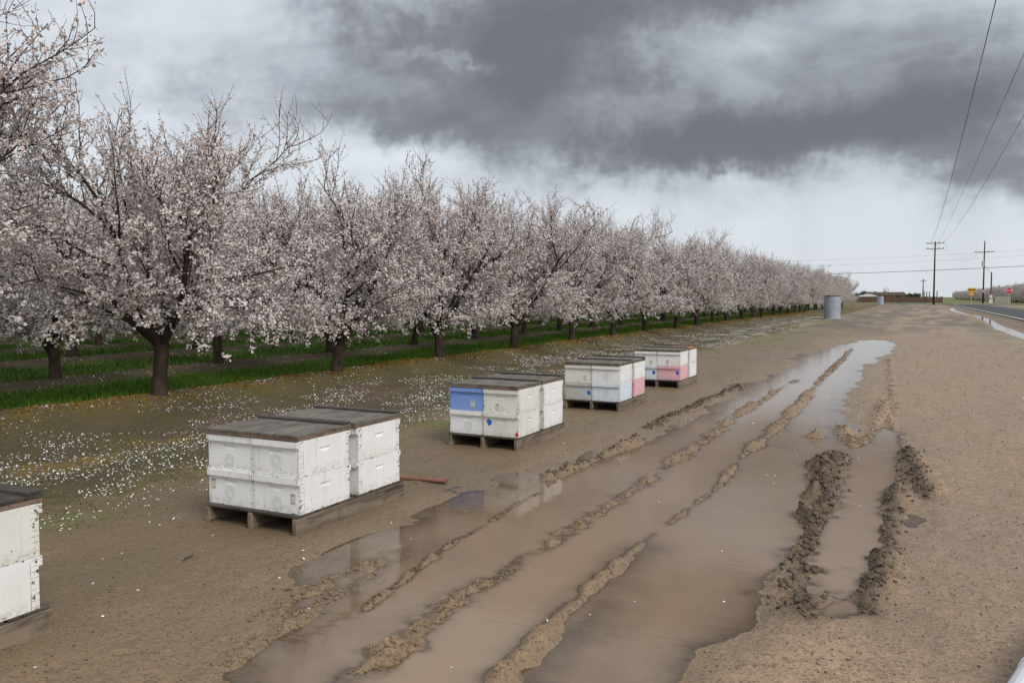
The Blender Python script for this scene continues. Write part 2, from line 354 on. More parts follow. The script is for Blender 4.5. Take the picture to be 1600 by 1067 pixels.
c = k.mix(k.m('MULTIPLY', k.attr('moss'), k.ramp(v2, .36, .6)), c, k.mix(v3, (.045, .042, .012), (.125, .115, .03)))
c = k.mix(k.m('MULTIPLY', k.attr('gold'), k.ramp(v2, .34, .62, 0, .85)), c, k.mix(v3, (.12, .075, .012), (.33, .22, .045)))
c = k.mix(k.m('MULTIPLY', k.attr('green'), k.ramp(v2, .34, .58)), c, k.mix(v3, (.08, .095, .022), (.20, .22, .07)))
c = k.mix(k.m('MULTIPLY', k.attr('grass'), k.ramp(v2, .2, .5)), c, k.mix(v3, (.03, .06, .010), (.09, .16, .028)))
k.put(b.inputs['Base Color'], c)
dry = k.m('ADD', k.m('ADD', k.attr('moss'), k.attr('grass')), k.attr('green'), clamp=True)
ro = k.m('SUBTRACT', .78, k.m('MULTIPLY', k.attr('wet'), .40)); ro = k.m('ADD', ro, k.m('MULTIPLY', k.m('SUBTRACT', v2, .5), .3))
ro = k.m('MAXIMUM', ro, k.m('MULTIPLY', dry, .85)); k.put(b.inputs['Roughness'], ro)
b.inputs['Specular IOR Level'].default_value = .4
bh = k.m('ADD', k.m('ADD', k.m('MULTIPLY', v3, .8), k.m('MULTIPLY', v5, .7)), k.m('ADD', k.m('MULTIPLY', v2, 1.0), k.m('MULTIPLY', v4, .8)))
k.put(b.inputs['Normal'], k.bump(bh, .9, .024))
me = np_mesh('ground', np.stack([gx, gy, gh], -1), [tri0, quads], [gm], True,
    dict(grass=a_grass, gold=a_gold, moss=a_moss, green=a_green, wet=a_wet, dark=a_dark, warm=a_warm, olive=sstep(-2.2, -3.6, gx + (nA - .5) * 1.6) * (gx > -7) * sstep(60, 30, gy), soil_shade=a_soil_shade, clod=lump_))
tag(obj('ground', me), kind='structure')
# standing water where the mud lies below the water line
low = gh.copy(); low[(gx < -5.2) | (gx > 5.3) | (far_l > 150)] = 1
wf = quads[(low[quads].min(1) < WATER + .006) & (low[quads].max(1) < .9)]
used = np.unique(wf); remap = np.zeros(len(gx), int); remap[used] = np.arange(len(used))
wm, k, b, out = new_mat('muddy_water')
geo = k.node('ShaderNodeNewGeometry').outputs['Position']
k.n.remove(b)
wn = k.bump(k.m('ADD', k.noise(k.mapping(geo, (5, 16, 1), (0, 0, R(-14))), 1.0, 3, .5), k.m('MULTIPLY', k.noise(geo, 45, 2, .5), .12)), .035, .02)
dif = k.node('ShaderNodeBsdfDiffuse'); k.put(dif.inputs[0], k.mix(k.noise(geo, .9, 3), (.255, .172, .108), (.305, .212, .138)))
tr = k.node('ShaderNodeBsdfTransparent'); tr.inputs[0].default_value = (.93, .88, .80, 1)
gl = k.node('ShaderNodeBsdfGlossy'); gl.inputs['Roughness'].default_value = .04; k.put(gl.inputs['Normal'], wn)
fr = k.node('ShaderNodeFresnel'); fr.inputs[0].default_value = 1.38; k.put(fr.inputs['Normal'], wn)
op = k.m('SUBTRACT', 1.0, k.m('EXPONENT', k.m('MULTIPLY', k.attr('depth'), -45.0)))
m1 = k.node('ShaderNodeMixShader'); k.put(m1.inputs[0], op); k.l.new(tr.outputs[0], m1.inputs[1]); k.l.new(dif.outputs[0], m1.inputs[2])
m2 = k.node('ShaderNodeMixShader'); k.put(m2.inputs[0], fr.outputs[0]); k.l.new(m1.outputs[0], m2.inputs[1]); k.l.new(gl.outputs[0], m2.inputs[2])
k.l.new(m2.outputs[0], out.inputs[0])
me = np_mesh('puddle_water', np.stack([gx[used], gy[used], np.full(len(used), WATER)], -1), [remap[wf]], [wm], True, dict(depth=np.maximum(WATER - gh[used], 0)))
tag(obj('puddle_water', me), kind='structure')
# ------------------------------------------------------------------ shared materials
def simple(name, c1, c2, scale=8, rough=.7, bump=.3, dist=.005, spec=.4, stretch=(1, 1, 1), metal=0.0):
    m, k, b, out = new_mat(name); tco = k.node('ShaderNodeTexCoord').outputs['Object']
    n = k.noise(k.mapping(tco, stretch), scale, 5, .6); n2 = k.noise(k.mapping(tco, stretch), scale * 6, 3, .6)
    k.put(b.inputs['Base Color'], k.mix(k.ramp(k.m('ADD', k.m('MULTIPLY', n, .7), k.m('MULTIPLY', n2, .3)), .32, .68), c1, c2))
    b.inputs['Roughness'].default_value = rough; b.inputs['Specular IOR Level'].default_value = spec; b.inputs['Metallic'].default_value = metal
    if bump: k.put(b.inputs['Normal'], k.bump(k.m('ADD', n, k.m('MULTIPLY', n2, .5)), bump, dist))
    return m
bark = simple('almond_bark', (.028, .019, .014), (.085, .060, .044), 14, .9, .9, .03, .25, (1, 1, .35))
twigm = simple('twig_bark', (.038, .024, .018), (.090, .060, .044), 20, .85, 0, 0, .3)
blm, k, b, out = new_mat('almond_blossom'); k.n.remove(b)
core = k.attr('core'); tint = k.attr('tint')
bc = k.mix(tint, (.92, .905, .89), (.84, .80, .775)); bc = k.mix(k.m('MULTIPLY', core, .85), bc, (.36, .18, .15))
bc = k.mix(k.attr('bud'), bc, (.58, .40, .32))
d1 = k.node('ShaderNodeBsdfDiffuse'); t1 = k.node('ShaderNodeBsdfTranslucent'); k.put(d1.inputs[0], bc); k.put(t1.inputs[0], bc)
mx = k.node('ShaderNodeMixShader'); mx.inputs[0].default_value = .12; k.l.new(d1.outputs[0], mx.inputs[1]); k.l.new(t1.outputs[0], mx.inputs[2]); k.l.new(mx.outputs[0], out.inputs[0])
asph = simple('wet_asphalt', (.020, .021, .023), (.042, .042, .045), 3, .62, .4, .004, .5)
paintw = simple('road_paint', (.62, .62, .60), (.78, .78, .76), 6, .6, .1)
poleM = simple('creosote_pole', (.035, .024, .018), (.085, .06, .045), 5, .85, .5, .01, .3, (3, 3, .3))
wireM = simple('wire', (.03, .03, .032), (.05, .05, .05), 2, .5, 0)
insul = simple('insulator', (.08, .06, .055), (.12, .10, .09), 3, .3, 0)
galv = simple('galvanised', (.38, .40, .43), (.50, .52, .55), 3, .5, .1)
concm = simple('concrete', (.27, .30, .34), (.37, .40, .45), 2.2, .85, .5, .01)
# ------------------------------------------------------------------ paved road and T junction
def sheet(name, x0, x1, y0, y1, z, mat, n=60):
    ys = np.linspace(y0, y1, n); V = np.concatenate([np.stack([np.full(n, x0), ys, np.full(n, z)], -1), np.stack([np.full(n, x1), ys, np.full(n, z)], -1)])
    i = np.arange(n - 1); return obj(name, np_mesh(name, V, [np.stack([i, i + n, i + n + 1, i + 1], -1)], [mat]))
tag(sheet('road', 6.25, 12.6, -120, 185, .012, asph), kind='structure')
tag(sheet('cross_road', -160, 260, 185, 193.5, .010, asph, 4), kind='structure')
for nm, xa in (('road_marking', 6.47), ('road_marking', 11.5)): tag(sheet(nm, xa, xa + .14, -120, 176, .017, paintw), kind='structure')
# ------------------------------------------------------------------ almond trees
def frames(P):
    d = np.gradient(P, axis=0); d /= np.linalg.norm(d, axis=1)[:, None] + 1e-9
    ref = np.array([.31, .87, .21]); u = ref - d * (d @ ref)[:, None]; u /= np.linalg.norm(u, axis=1)[:, None] + 1e-9
    return u, np.cross(d, u)
class Tubes:
    def __init__(s): s.V = []; s.F = []; s.n = 0
    def add(s, P, rad, n):
        u, v = frames(P); a = np.arange(n) * 2 * math.pi / n
        ring = P[:, None, :] + rad[:, None, None] * (np.cos(a)[None, :, None] * u[:, None, :] + np.sin(a)[None, :, None] * v[:, None, :])
        m = len(P); s.V.append(ring.reshape(-1, 3)); i = np.arange(m - 1)[:, None] * n; j = np.arange(n)[None, :]; j2 = (j + 1) % n
        s.F.append((np.stack([i + j, i + j2, i + n + j2, i + n + j], -1).reshape(-1, 4)) + s.n); s.n += m * n
    def mesh(s, name, mat): return np_mesh(name, np.concatenate(s.V), [np.concatenate(s.F)], [mat], True)
def grow(rg, p, d, L, seg, wig, up, drop=0.0):
    P = [p]; st = L / seg; d = d / np.linalg.norm(d)
    for i in range(seg):
        d = d + rg.normal(0, wig, 3) + np.array([0, 0, up - drop * i / seg])
        h = math.hypot(P[-1][0], P[-1][1])
        if h > 2.1: d[:2] -= .25 * np.array(P[-1][:2]) / h
        d /= np.linalg.norm(d); P.append(P[-1] + d * st)
    return np.array(P)
def child_dir(rg, d, ang):
    d = d / np.linalg.norm(d); r = rg.normal(0, 1, 3); r -= d * (r @ d); r /= np.linalg.norm(r)
    return d * math.cos(ang) + r * math.sin(ang)
def almond(seed, low=1.0):
    rg = np.random.default_rng(seed); tr = Tubes(); tw = Tubes(); B = []; bud = []
    lean = rg.normal(0, .05, 2); H0 = rg.uniform(.58, .75)
    T = np.array([[0, 0, -.08], [0, 0, .05], [lean[0] * .4, lean[1] * .4, .3], [lean[0], lean[1], H0], [lean[0] * 1.3, lean[1] * 1.3, H0 + .16]])
    tr.add(T, np.array([.14, .110, .092, .098, .05]), 12)
    nl = rg.integers(4, 6); a0 = rg.uniform(0, 6.28)
    def blossoms(P, dens, z_soft=3.2):
        seglen = np.linalg.norm(np.diff(P, axis=0), axis=1); Lt = seglen.sum(); n = int(Lt * dens)
        if n < 1: return
        t = np.clip(rg.beta(1.3, 1.0, n), 0, .999) * (len(P) - 1); i = t.astype(int); f = (t - i)[:, None]
        q = P[i] * (1 - f) + P[i + 1] * f
        # blossoms come in small clusters on spurs
        ncl = max(1, n // 4); c = q[rg.integers(0, n, ncl)]; pick = rg.integers(0, ncl, n)
        q = np.where(rg.random((n, 1)) < .75, c[pick] + rg.normal(0, .022, (n, 3)), q + rg.normal(0, .015, (n, 3)))
        hi = q[:, 2]; keep = rg.random(n) > np.clip((hi - 2.9) / 1.5, 0, .7); q = q[keep]
        B.append(q); bud.append((rg.random(len(q)) < np.clip((q[:, 2] - 2.9) / 1.7, .03, .7)).astype(float))
    def twigs(P, cnt, dens, lo=.2, hi=.5):
        for _ in range(cnt):
            t = rg.uniform(.08, 1.0) * (len(P) - 1.001); i = int(t); q = P[i] + (P[i + 1] - P[i]) * (t - i)
            d = child_dir(rg, P[i + 1] - P[i], rg.uniform(.6, 1.3)); high = q[2] > 2.6
            Q = grow(rg, q, d + (np.array([0, 0, .35]) if high else 0), rg.uniform(lo, hi), 3, .13, .10 if high else -.02, 0 if high else .12)
            if Q[:, 2].min() < .58 and rg.random() < .8: continue
            tw.add(Q, np.linspace(.0042, .0020, 4), 3); blossoms(Q, dens)
    for l in range(nl):
        a = a0 + l * 2 * math.pi / nl + rg.normal(0, .2); tilt = rg.uniform(.46, .88)
        z0 = H0 - rg.uniform(0, .22); p = np.array([lean[0] * z0 / H0, lean[1] * z0 / H0, z0])
        d = np.array([math.cos(a) * math.sin(tilt), math.sin(a) * math.sin(tilt), math.cos(tilt)])
        L = grow(rg, p, d, rg.uniform(1.9, 2.4), 9, .075, .045)
        tr.add(L, np.linspace(.060, .020, 10) * rg.uniform(.85, 1.1), 8)
        n2 = rg.integers(6, 8)
        for i2 in range(n2):
            t = (.14 + .84 * (i2 + rg.uniform(0, .6)) / n2) * 9; i = min(int(t), 8); q = L[i] + (L[i + 1] - L[i]) * (t - i)
            lowb = i2 < 3
            d2 = child_dir(rg, L[i + 1] - L[i], rg.uniform(.7, 1.1)) + np.array([math.cos(a), math.sin(a), 0]) * (.55 if lowb else .1) + np.array([0, 0, -.18 * low if lowb else .30])
            S = grow(rg, q, d2, rg.uniform(1.1, 1.65), 6, .10, -.005 if lowb else .07)
            tw.add(S, np.linspace(.023, .007, 7), 5); twigs(S, 8, 60)
            n3 = rg.integers(7, 10)
            for i3 in range(n3):
                t = rg.uniform(.12, 1.0) * 5.99; i = int(t); q3 = S[i] + (S[i + 1] - S[i]) * (t - i)
                d3 = child_dir(rg, S[i + 1] - S[i], rg.uniform(.5, 1.0)) + np.array([0, 0, .25 if q3[2] > 2.2 else -.12])
                Q = grow(rg, q3, d3, rg.uniform(.5, .95), 5, .11, .06 if q3[2] > 2.2 else -.01, 0 if q3[2] > 2.2 else .10)
                if Q[:, 2].min() < .70: continue
                tw.add(Q, np.linspace(.0085, .0032, 6), 4); blossoms(Q, 52); twigs(Q, rg.integers(7, 11), 60)
        for _ in range(8):                      # upright shoots over the crown
            q = L[rg.integers(6, 10)] + rg.normal(0, .12, 3); d4 = np.array([rg.normal(0, .3), rg.normal(0, .3), 1.0])
            Q = grow(rg, q, d4, rg.uniform(.7, 1.35), 7, .09, .06); tw.add(Q, np.linspace(.011, .004, 8), 4); blossoms(Q, 40); twigs(Q, 6, 40, .15, .4)
    P = np.concatenate(B); bd = np.concatenate(bud); n = len(P)
    nrm = rg.normal(0, 1, (n, 3)) + np.array([0, 0, .35]); nrm /= np.linalg.norm(nrm, axis=1)[:, None]
    uu = np.cross(nrm, rg.normal(0, 1, (n, 3))); uu /= np.linalg.norm(uu, axis=1)[:, None]; vv = np.cross(nrm, uu)
    r = rg.uniform(.012, .0205, n) * np.where(bd > 0, .52, 1.0)
    V = np.empty((n, 6, 3)); V[:, 0] = P - nrm * (r * .35)[:, None]
    for kk in range(5):
        a = 2 * math.pi * kk / 5; rr = r * rg.uniform(.8, 1.15, n); V[:, kk + 1] = P + (uu * math.cos(a) + vv * math.sin(a)) * rr[:, None] + nrm * (rg.normal(0, .2, n) * r)[:, None]
    base = np.arange(n)[:, None] * 6; Fc = np.concatenate([np.stack([base[:, 0], base[:, 0] + 1 + kk, base[:, 0] + 1 + (kk + 1) % 5], -1) for kk in range(5)])
    core = np.zeros((n, 6)); core[:, 0] = 1; tint = np.repeat(rg.random(n)[:, None], 6, 1); bb = np.repeat(bd[:, None], 6, 1)
    return tr.mesh('trunk', bark), tw.mesh('crown', twigm), np_mesh('blossoms', V.reshape(-1, 3), [Fc], [blm], False, dict(core=core.ravel(), tint=tint.ravel(), bud=bb.ravel()))
TREES = [almond(s_) for s_ in (11, 23, 37, 59)]
print('tree tris', [(len(a.polygons), len(b_.polygons), len(c_.polygons)) for a, b_, c_ in TREES])
ORD = ['first', 'second', 'third', 'fourth', 'fifth', 'sixth', 'seventh', 'eighth', 'ninth', 'tenth', 'eleventh', 'twelfth', 'thirteenth', 'fourteenth']
trg = random.Random(5)
def plant(x, y, label, group, sc=1.0, var=None, rz=None):
    t = empty('almond_tree', (x, y, gz(x, y) - .02), trg.uniform(0, 6.28) if rz is None else rz, sc * trg.uniform(.95, 1.06))
    tag(t, label, 'tree', group); tm, cm, bm_ = TREES[trg.randrange(4) if var is None else var]
    obj('trunk', tm, t); c = obj('crown', cm, t); obj('blossoms', bm_, c); return t
G1 = 'almond trees in the front row of the orchard'
for i in range(32):
    y = 7.8 + 3.86 * (i - 1) + trg.uniform(-.15, .15); x = ROWX + trg.uniform(-.12, .12)
    if i == 0: lab = 'blossoming almond tree reaching in from the left edge, its trunk out of view'
    elif i <= 14: lab = f'blossoming almond tree, {ORD[i - 1]} trunk from the left in the front row'
    else: lab = 'blossoming almond tree far down the front row, before the grey standpipe'
    plant(x, y, lab, G1, 1.06 if i == 0 else 1.0, var=(i * 3 + 1 + i // 4) % 4)
for r in range(1, 8):
    off = trg.uniform(0, 3.8); x0 = ROWX - 4.3 * r
    if r == 1: off = 1.5
    y = 3.0 + off + 1.0 * r; n = 0
    while y < (118 if r < 3 else 75 if r < 5 else 48):
        if r == 1 and n < 8: lab = f'blossoming almond tree, {ORD[n]} from the left in the second row'
        elif r == 1: lab = 'blossoming almond tree farther along the second row, behind the front trees'
        else: lab = 'blossoming almond tree deep in the orchard behind the first two rows'
        plant(x0 + trg.uniform(-.15, .15), y + trg.uniform(-.2, .2), lab, 'almond trees in the second row' if r == 1 else 'almond trees deep in the orchard'); y += 3.86; n += 1
for r, (x0, ye) in enumerate(((25, 640), (30, 330), (35, 300), (40, 290), (45, 280))):
    y = 214 + trg.uniform(0, 3)
    while y < ye:
        plant(x0 + trg.uniform(-.5, .5), y, 'small blossoming almond tree in the distant orchard beyond the road junction', 'almond trees beyond the road junction', 1.22); y += 4.4
# ------------------------------------------------------------------ bee hives on pallets
def paint(name, c, dirt=(.55, .53, .48), chips=.5):
    m, k, b, out = new_mat(name); tco = k.node('ShaderNodeTexCoord'); uv = tco.outputs['UV']; ob = tco.outputs['Object']
    rnd = k.node('ShaderNodeObjectInfo').outputs['Random']
    off = k.node('ShaderNodeCombineXYZ'); k.put(off.inputs[0], k.m('MULTIPLY', rnd, 37.0)); k.put(off.inputs[1], k.m('MULTIPLY', rnd, 91.0))
    va = k.node('ShaderNodeVectorMath', operation='ADD'); k.l.new(ob, va.inputs[0]); k.l.new(off.outputs[0], va.inputs[1]); p = va.outputs[0]
    su = k.node('ShaderNodeSeparateXYZ'); k.l.new(uv, su.inputs[0]); U, Vv = su.outputs[0], su.outputs[1]
    ed = k.m('MINIMUM', k.m('MINIMUM', U, k.m('SUBTRACT', 1.0, U)), k.m('MINIMUM', Vv, k.m('SUBTRACT', 1.0, Vv)))
    edge = k.ramp(ed, .07, 0.0)
    big = k.noise(p, 5, 4, .6); chip = k.noise(k.mapping(p, (1, 1, 1.6)), 34, 4, .6); fine = k.noise(p, 130, 2, .6)
    base = k.mix(k.ramp(big, .35, .75, 0, .55), c, tuple(c[i] * dirt[i] / .62 for i in range(3)))
    th = k.m('SUBTRACT', .715 - .03 * chips, k.m('MULTIPLY', edge, .10)); th = k.m('SUBTRACT', th, k.m('MULTIPLY', k.m('SUBTRACT', big, .5), .12))
    cm = k.ramp(chip, th, k.m('ADD', th, .02))
    # box joints at the corners: short dark lines between the fingers
    fg = k.m('ABSOLUTE', k.m('SUBTRACT', k.m('FRACT', k.m('MULTIPLY', Vv, 9.0)), .5))
    sideU = k.m('MINIMUM', U, k.m('SUBTRACT', 1.0, U))
    ln = k.m('MULTIPLY', k.m('MULTIPLY', k.ramp(fg, .06, .02), k.ramp(sideU, .045, .035)), k.ramp(chip, .42, .52))
    ln2 = k.m('MULTIPLY', k.ramp(k.m('ABSOLUTE', k.m('SUBTRACT', sideU, .04)), .006, .002), k.ramp(big, .45, .55, 0, .8))
    cm = k.m('MAXIMUM', cm, k.m('MULTIPLY', k.m('MAXIMUM', ln, ln2), .8))
    cc = k.mix(cm, base, k.mix(fine, (.035, .028, .022), (.16, .13, .10)))
    splash = k.m('MULTIPLY', k.ramp(Vv, .30, 0.0), k.ramp(chip, .42, .62)); cc = k.mix(k.m('MULTIPLY', splash, .45), cc, (.33, .26, .18))
    drip = k.noise(k.mapping(p, (26, 26, 1.4)), 1.0, 3, .6); cc = k.mix(k.ramp(drip, .56, .74, 0, .35), cc, tuple(c[i] * .55 for i in range(3)))
    k.put(b.inputs['Base Color'], cc); b.inputs['Roughness'].default_value = .55; b.inputs['Specular IOR Level'].default_value = .35
    k.put(b.inputs['Normal'], k.bump(k.m('SUBTRACT', k.m('ADD', k.m('MULTIPLY', fine, .2), k.m('MULTIPLY', big, .6)), cm), .35, .003)); return m
PA = dict(white=paint('white_paint', (.80, .80, .79)), cream=paint('cream_paint', (.74, .73, .68), (.5, .48, .42), .8), grey=paint('grey_paint', (.50, .51, .49), (.5, .5, .46), .8),
    blue=paint('blue_paint', (.20, .32, .66), (.6, .6, .6), .3), pink=paint('pink_paint', (.74, .43, .46), (.58, .56, .56), .6), pale=paint('pale_blue_paint', (.66, .72, .77), (.58, .6, .62), .5))
def wood(name, c1, c2, stretch, dark=(.02, .015, .012)):
    m, k, b, out = new_mat(name); ob = k.node('ShaderNodeTexCoord').outputs['Object']; rnd = k.node('ShaderNodeObjectInfo').outputs['Random']
    off = k.node('ShaderNodeCombineXYZ'); k.put(off.inputs[0], k.m('MULTIPLY', rnd, 53.0)); k.put(off.inputs[2], k.m('MULTIPLY', rnd, 17.0))
    va = k.node('ShaderNodeVectorMath', operation='ADD'); k.l.new(ob, va.inputs[0]); k.l.new(off.outputs[0], va.inputs[1]); p = va.outputs[0]
    g = k.noise(k.mapping(p, stretch), 9, 5, .65, .6); g2 = k.noise(k.mapping(p, stretch), 34, 3, .6); bl = k.noise(p, 6, 4, .6)
    c = k.mix(k.ramp(g, .3, .7), c1, c2); c = k.mix(k.ramp(g2, .55, .68, 0, .8), c, dark); c = k.mix(k.ramp(bl, .5, .72, 0, .6), c, tuple(x * .4 for x in c1))
    k.put(b.inputs['Base Color'], c); b.inputs['Roughness'].default_value = .62; k.put(b.inputs['Normal'], k.bump(k.m('ADD', g, g2), .6, .006)); return m
lidM = wood('weathered_plywood', (.095, .078, .062), (.20, .172, .14), (1, .12, 1)); lidD = wood('dark_wet_wood', (.035, .029, .025), (.085, .068, .055), (.12, 1, 1))
lidO = wood('orange_plywood', (.26, .12, .05), (.36, .18, .08), (1, .12, 1)); rimM = wood('rim_wood', (.12, .08, .055), (.24, .165, .115), (.15, 1, 1))
runM = wood('runner_timber', (.10, .074, .05), (.24, .185, .128), (1, .07, 1)); deckM = wood('deck_boards', (.04, .032, .026), (.10, .08, .062), (.1, 1, 1))
redwood = wood('red_plank', (.20, .075, .045), (.30, .13, .08), (.1, 1, 1))
def flatm(name, c, rough=.6):
    return simple(name, tuple(x * .85 for x in c), c, 40, rough, 0)
stickM = flatm('sticker_white', (.60, .58, .50)); inkM = flatm('sticker_ink', (.10, .10, .09)); bspot = flatm('blue_spray', (.02, .13, .52)); rspot = flatm('red_spray', (.55, .03, .04)); ringM = flatm('stamped_ring', (.60, .60, .58))
BW, BL, BH, BT = .392, .505, .236, .020
def board(wd, ht, t, hz, mat, hold=True):
    """upright board, outer face at y=0 looking to -y, centred on x, with a scooped hand hold"""
    x = wd / 2; a = .058; zt = hz + .014; zb = hz - .016; dp = .013
    v = [(-x, 0, 0), (x, 0, 0), (x, 0, ht), (-x, 0, ht), (-x, t, 0), (x, t, 0), (x, t, ht), (-x, t, ht)]
    f = [(5, 4, 7, 6), (0, 4, 5, 1), (1, 5, 6, 2), (2, 6, 7, 3), (3, 7, 4, 0)]
    if hold:
        v += [(-a, 0, 0), (a, 0, 0), (-a * .5, 0, zb), (a * .5, 0, zb), (-a, 0, zt), (a, 0, zt), (-a, 0, ht), (a, 0, ht), (-a, dp, zt), (a, dp, zt)]
        f += [(0, 8, 10, 12, 14, 3), (9, 1, 2, 15, 13, 11), (8, 9, 11, 10), (12, 13, 15, 14), (12, 16, 17, 13), (16, 10, 11, 17), (10, 16, 12), (11, 13, 17)]
    else: f.append((0, 1, 2, 3))
    me = bpy.data.meshes.new('board'); me.from_pydata(v, [], f); me.materials.append(mat); uvl = me.uv_layers.new(name='UVMap')
    for lp in me.loops: c = me.vertices[lp.vertex_index].co; uvl.data[lp.index].uv = ((c.x + x) / wd, c.z / ht)
    me.update(); return me
_bd = {}
def bmesh_for(kind, pm):
    key = (kind, pm)
    if key not in _bd:
        if kind == 'end': _bd[key] = board(BW, BH, BT, BH - .083, PA[pm])
        elif kind == 'side': _bd[key] = board(BL - 2 * BT - .001, BH, BT, BH - .083, PA[pm])
        else:
            q = board(BW - .004, .042, .019, 0, PA[pm], False); _bd[key] = q
    return _bd[key]
def blob(r, seed, n=22, jag=.22):
    rg = random.Random(seed); ph = [rg.uniform(0, 6.28) for _ in range(4)]
    return [(r * (1 + jag * (.5 * math.sin(2 * a + ph[0]) + .4 * math.sin(3 * a + ph[1]) + .3 * math.sin(7 * a + ph[2]))) * math.cos(a), 1.2 * r * (1 + jag * .6 * math.sin(3 * a + ph[3])) * math.sin(a)) for a in [6.2832 * i / n for i in range(n)]]
def hive_box(x, y, z, pm, label, marks=(), rz=0.0):
    t = empty('hive_box', (x, y, z), rz); tag(t, label, 'hive box', 'stacked hive boxes on the pallets')
    for s_, nm in ((1, 'front_board'), (-1, 'back_board')):
        o = obj(nm, bmesh_for('end', pm), t, (0, -s_ * BL / 2, 0)); o.rotation_euler.z = 0 if s_ == 1 else math.pi
        c = obj('cleat', bmesh_for('cleat', pm), t, (0, -s_ * (BL / 2 + .0195), BH - .044)); c.rotation_euler.z = 0 if s_ == 1 else math.pi
        if s_ == 1: fr = o
    for s_ in (1, -1):
        o = obj('side_board', bmesh_for('side', pm), t, (s_ * BW / 2, 0, 0)); o.rotation_euler.z = s_ * math.pi / 2
    for mk in marks:
        kind = mk[0]
        if kind == 'sticker':
            u, v = mk[1], mk[2]; m = MB().box(u - .022, u + .022, -.0015, .0, v - .036, v + .036); st = m.build('sticker', stickM, t, loc=(0, -BL / 2 - .0002, 0))
            MB().box(u - .015, u + .015, -.0022, -.0016, v + .020, v + .026).build('printed_line', inkM, st); MB().box(u - .013, u + .013, -.0022, -.0016, v - .029, v - .026).build('printed_line', inkM, st)
        elif kind in ('blue', 'red'):
            u, v, r = mk[1:4]; m = MB(); m.prism([(u + px, v + pz) for px, pz in blob(r, int(u * 1000 + v * 777))], -.0012, 0); m.build('paint_mark', bspot if kind == 'blue' else rspot, t, loc=(0, -BL / 2 - .0002, 0))
        elif kind == 'emblem':
            u, v = mk[1], mk[2]; m = MB()
            for r in (.016, .027, .040):
                n = 26; a = [6.2832 * i / n for i in range(n)]; gap = 5 if r < .02 else 0
                for i in range(n - gap):
                    a0, a1 = a[i], a[(i + 1) % n]
                    q = [(u + rr * math.cos(an), v + 1.1 * rr * math.sin(an)) for rr, an in ((r, a0), (r, a1), (r + .0032, a1), (r + .0032, a0))]
                    m.add([(px, -.0012, pz) for px, pz in q], [(0, 1, 2, 3)])
            m.build('stamped_emblem', ringM, t, loc=(0, -BL / 2 - .0002, 0))
    return t
def hive_lid(x, y, z, label, top=None, rz=0.0, batten=True):
    t = empty('hive_cover', (x, y, z), rz); tag(t, label, 'hive cover', 'wooden covers on the hives'); a = BW / 2 + .001; b_ = BL / 2 + .028
    MB().box(-a, a, -b_, b_, .022, .040).build('top_board', top or lidM, t, .002)
    for s_ in (-1, 1): MB().box(-a + .001, a - .001, s_ * (b_ - .012) - .010, s_ * (b_ - .012) + .010, .001, .0215).build('rim_board', rimM, t, .0015)
    for s_ in (-1, 1): MB().box(s_ * (a - .012) - .009, s_ * (a - .012) + .009, -b_ + .024, b_ - .024, .001, .0215).build('rim_board', rimM, t, .0015)
    if batten: MB().box(-a + .004, a - .004, b_ - .075, b_ - .004, .0405, .058).build('batten', lidD, t, .003)
    return t
PW, PLEN = .80, 1.22
def pallet(y, label):
    t = empty('bee_pallet', (-3.49 - PW / 2, y, 0)); tag(t, label, 'pallet', 'wooden pallets in a row on the mud')
    for s_ in (-1, 0, 1): MB().box(s_ * (PW / 2 - .022) - .021, s_ * (PW / 2 - .022) + .021, 0, PLEN, -.012, .108).build('runner', runM, t, .006)
    for i, (a, b_) in enumerate(((.004, .19), (.21, .40), (.42, .60), (.62, .80), (.82, 1.0), (1.02, 1.212))): MB().box(-PW / 2 + .004, PW / 2 - .004, a, b_, .1085, .126).build('deck_board', deckM, t, .003)
    return t
PD = {'A': 'the pallet at the left edge', 'B': 'the nearest whole pallet, all boxes white', 'C': 'the pallet with the bright blue box', 'D': 'the pallet with one pink box behind', 'E': 'the farthest pallet of hives'}
SPEC = {  # (upper paint, upper marks, lower paint, lower marks) for front left, front right, back left, back right
 'A': [('white', (), 'white', ()), ('white', (), 'white', ()), ('white', (), 'white', ()), ('cream', (), 'white', ())],
 'B': [('white', (('emblem', -.01, .06),), 'white', (('sticker', -.155, .135), ('emblem', -.01, .08))), ('white', (('emblem', .0, .10),), 'white', (('emblem', .0, .055), ('sticker', .135, .10))), ('white', (), 'white', ()), ('white', (), 'white', ())],
 'C': [('blue', (('sticker', .07, .075),), 'white', (('emblem', .015, .08),)), ('cream', (('sticker', -.04, .055),), 'cream', (('blue', -.13, .135, .027), ('red', .176, .03, .018))), ('white', (), 'white', ()), ('white', (), 'white', ())],
 'D': [('cream', (('sticker', .095, .06),), 'grey', (('blue', .15, .10, .025),)), ('white', (('emblem', .0, .10),), 'pale', (('emblem', .0, .10),)), ('white', (), 'white', ()), ('white', (), 'pink', ())],
 'E': [('white', (('sticker', .09, .05),), 'pale', (('blue', .14, .12, .028),)), ('white', (('sticker', -.02, .07),), 'pink', (('blue', .15, .125, .026),)), ('white', (), 'white', ()), ('white', (), 'white', ())]}
MW = {'sticker': 'with a small sticker', 'blue': 'with a blue spray spot', 'red': '', 'emblem': 'with a stamped ring emblem'}
CW = {'white': 'white', 'cream': 'off-white', 'grey': 'weathered grey', 'blue': 'bright blue', 'pink': 'pink', 'pale': 'pale blue'}
POSN = ['front left', 'front right', 'back left', 'back right']
hr = random.Random(8)
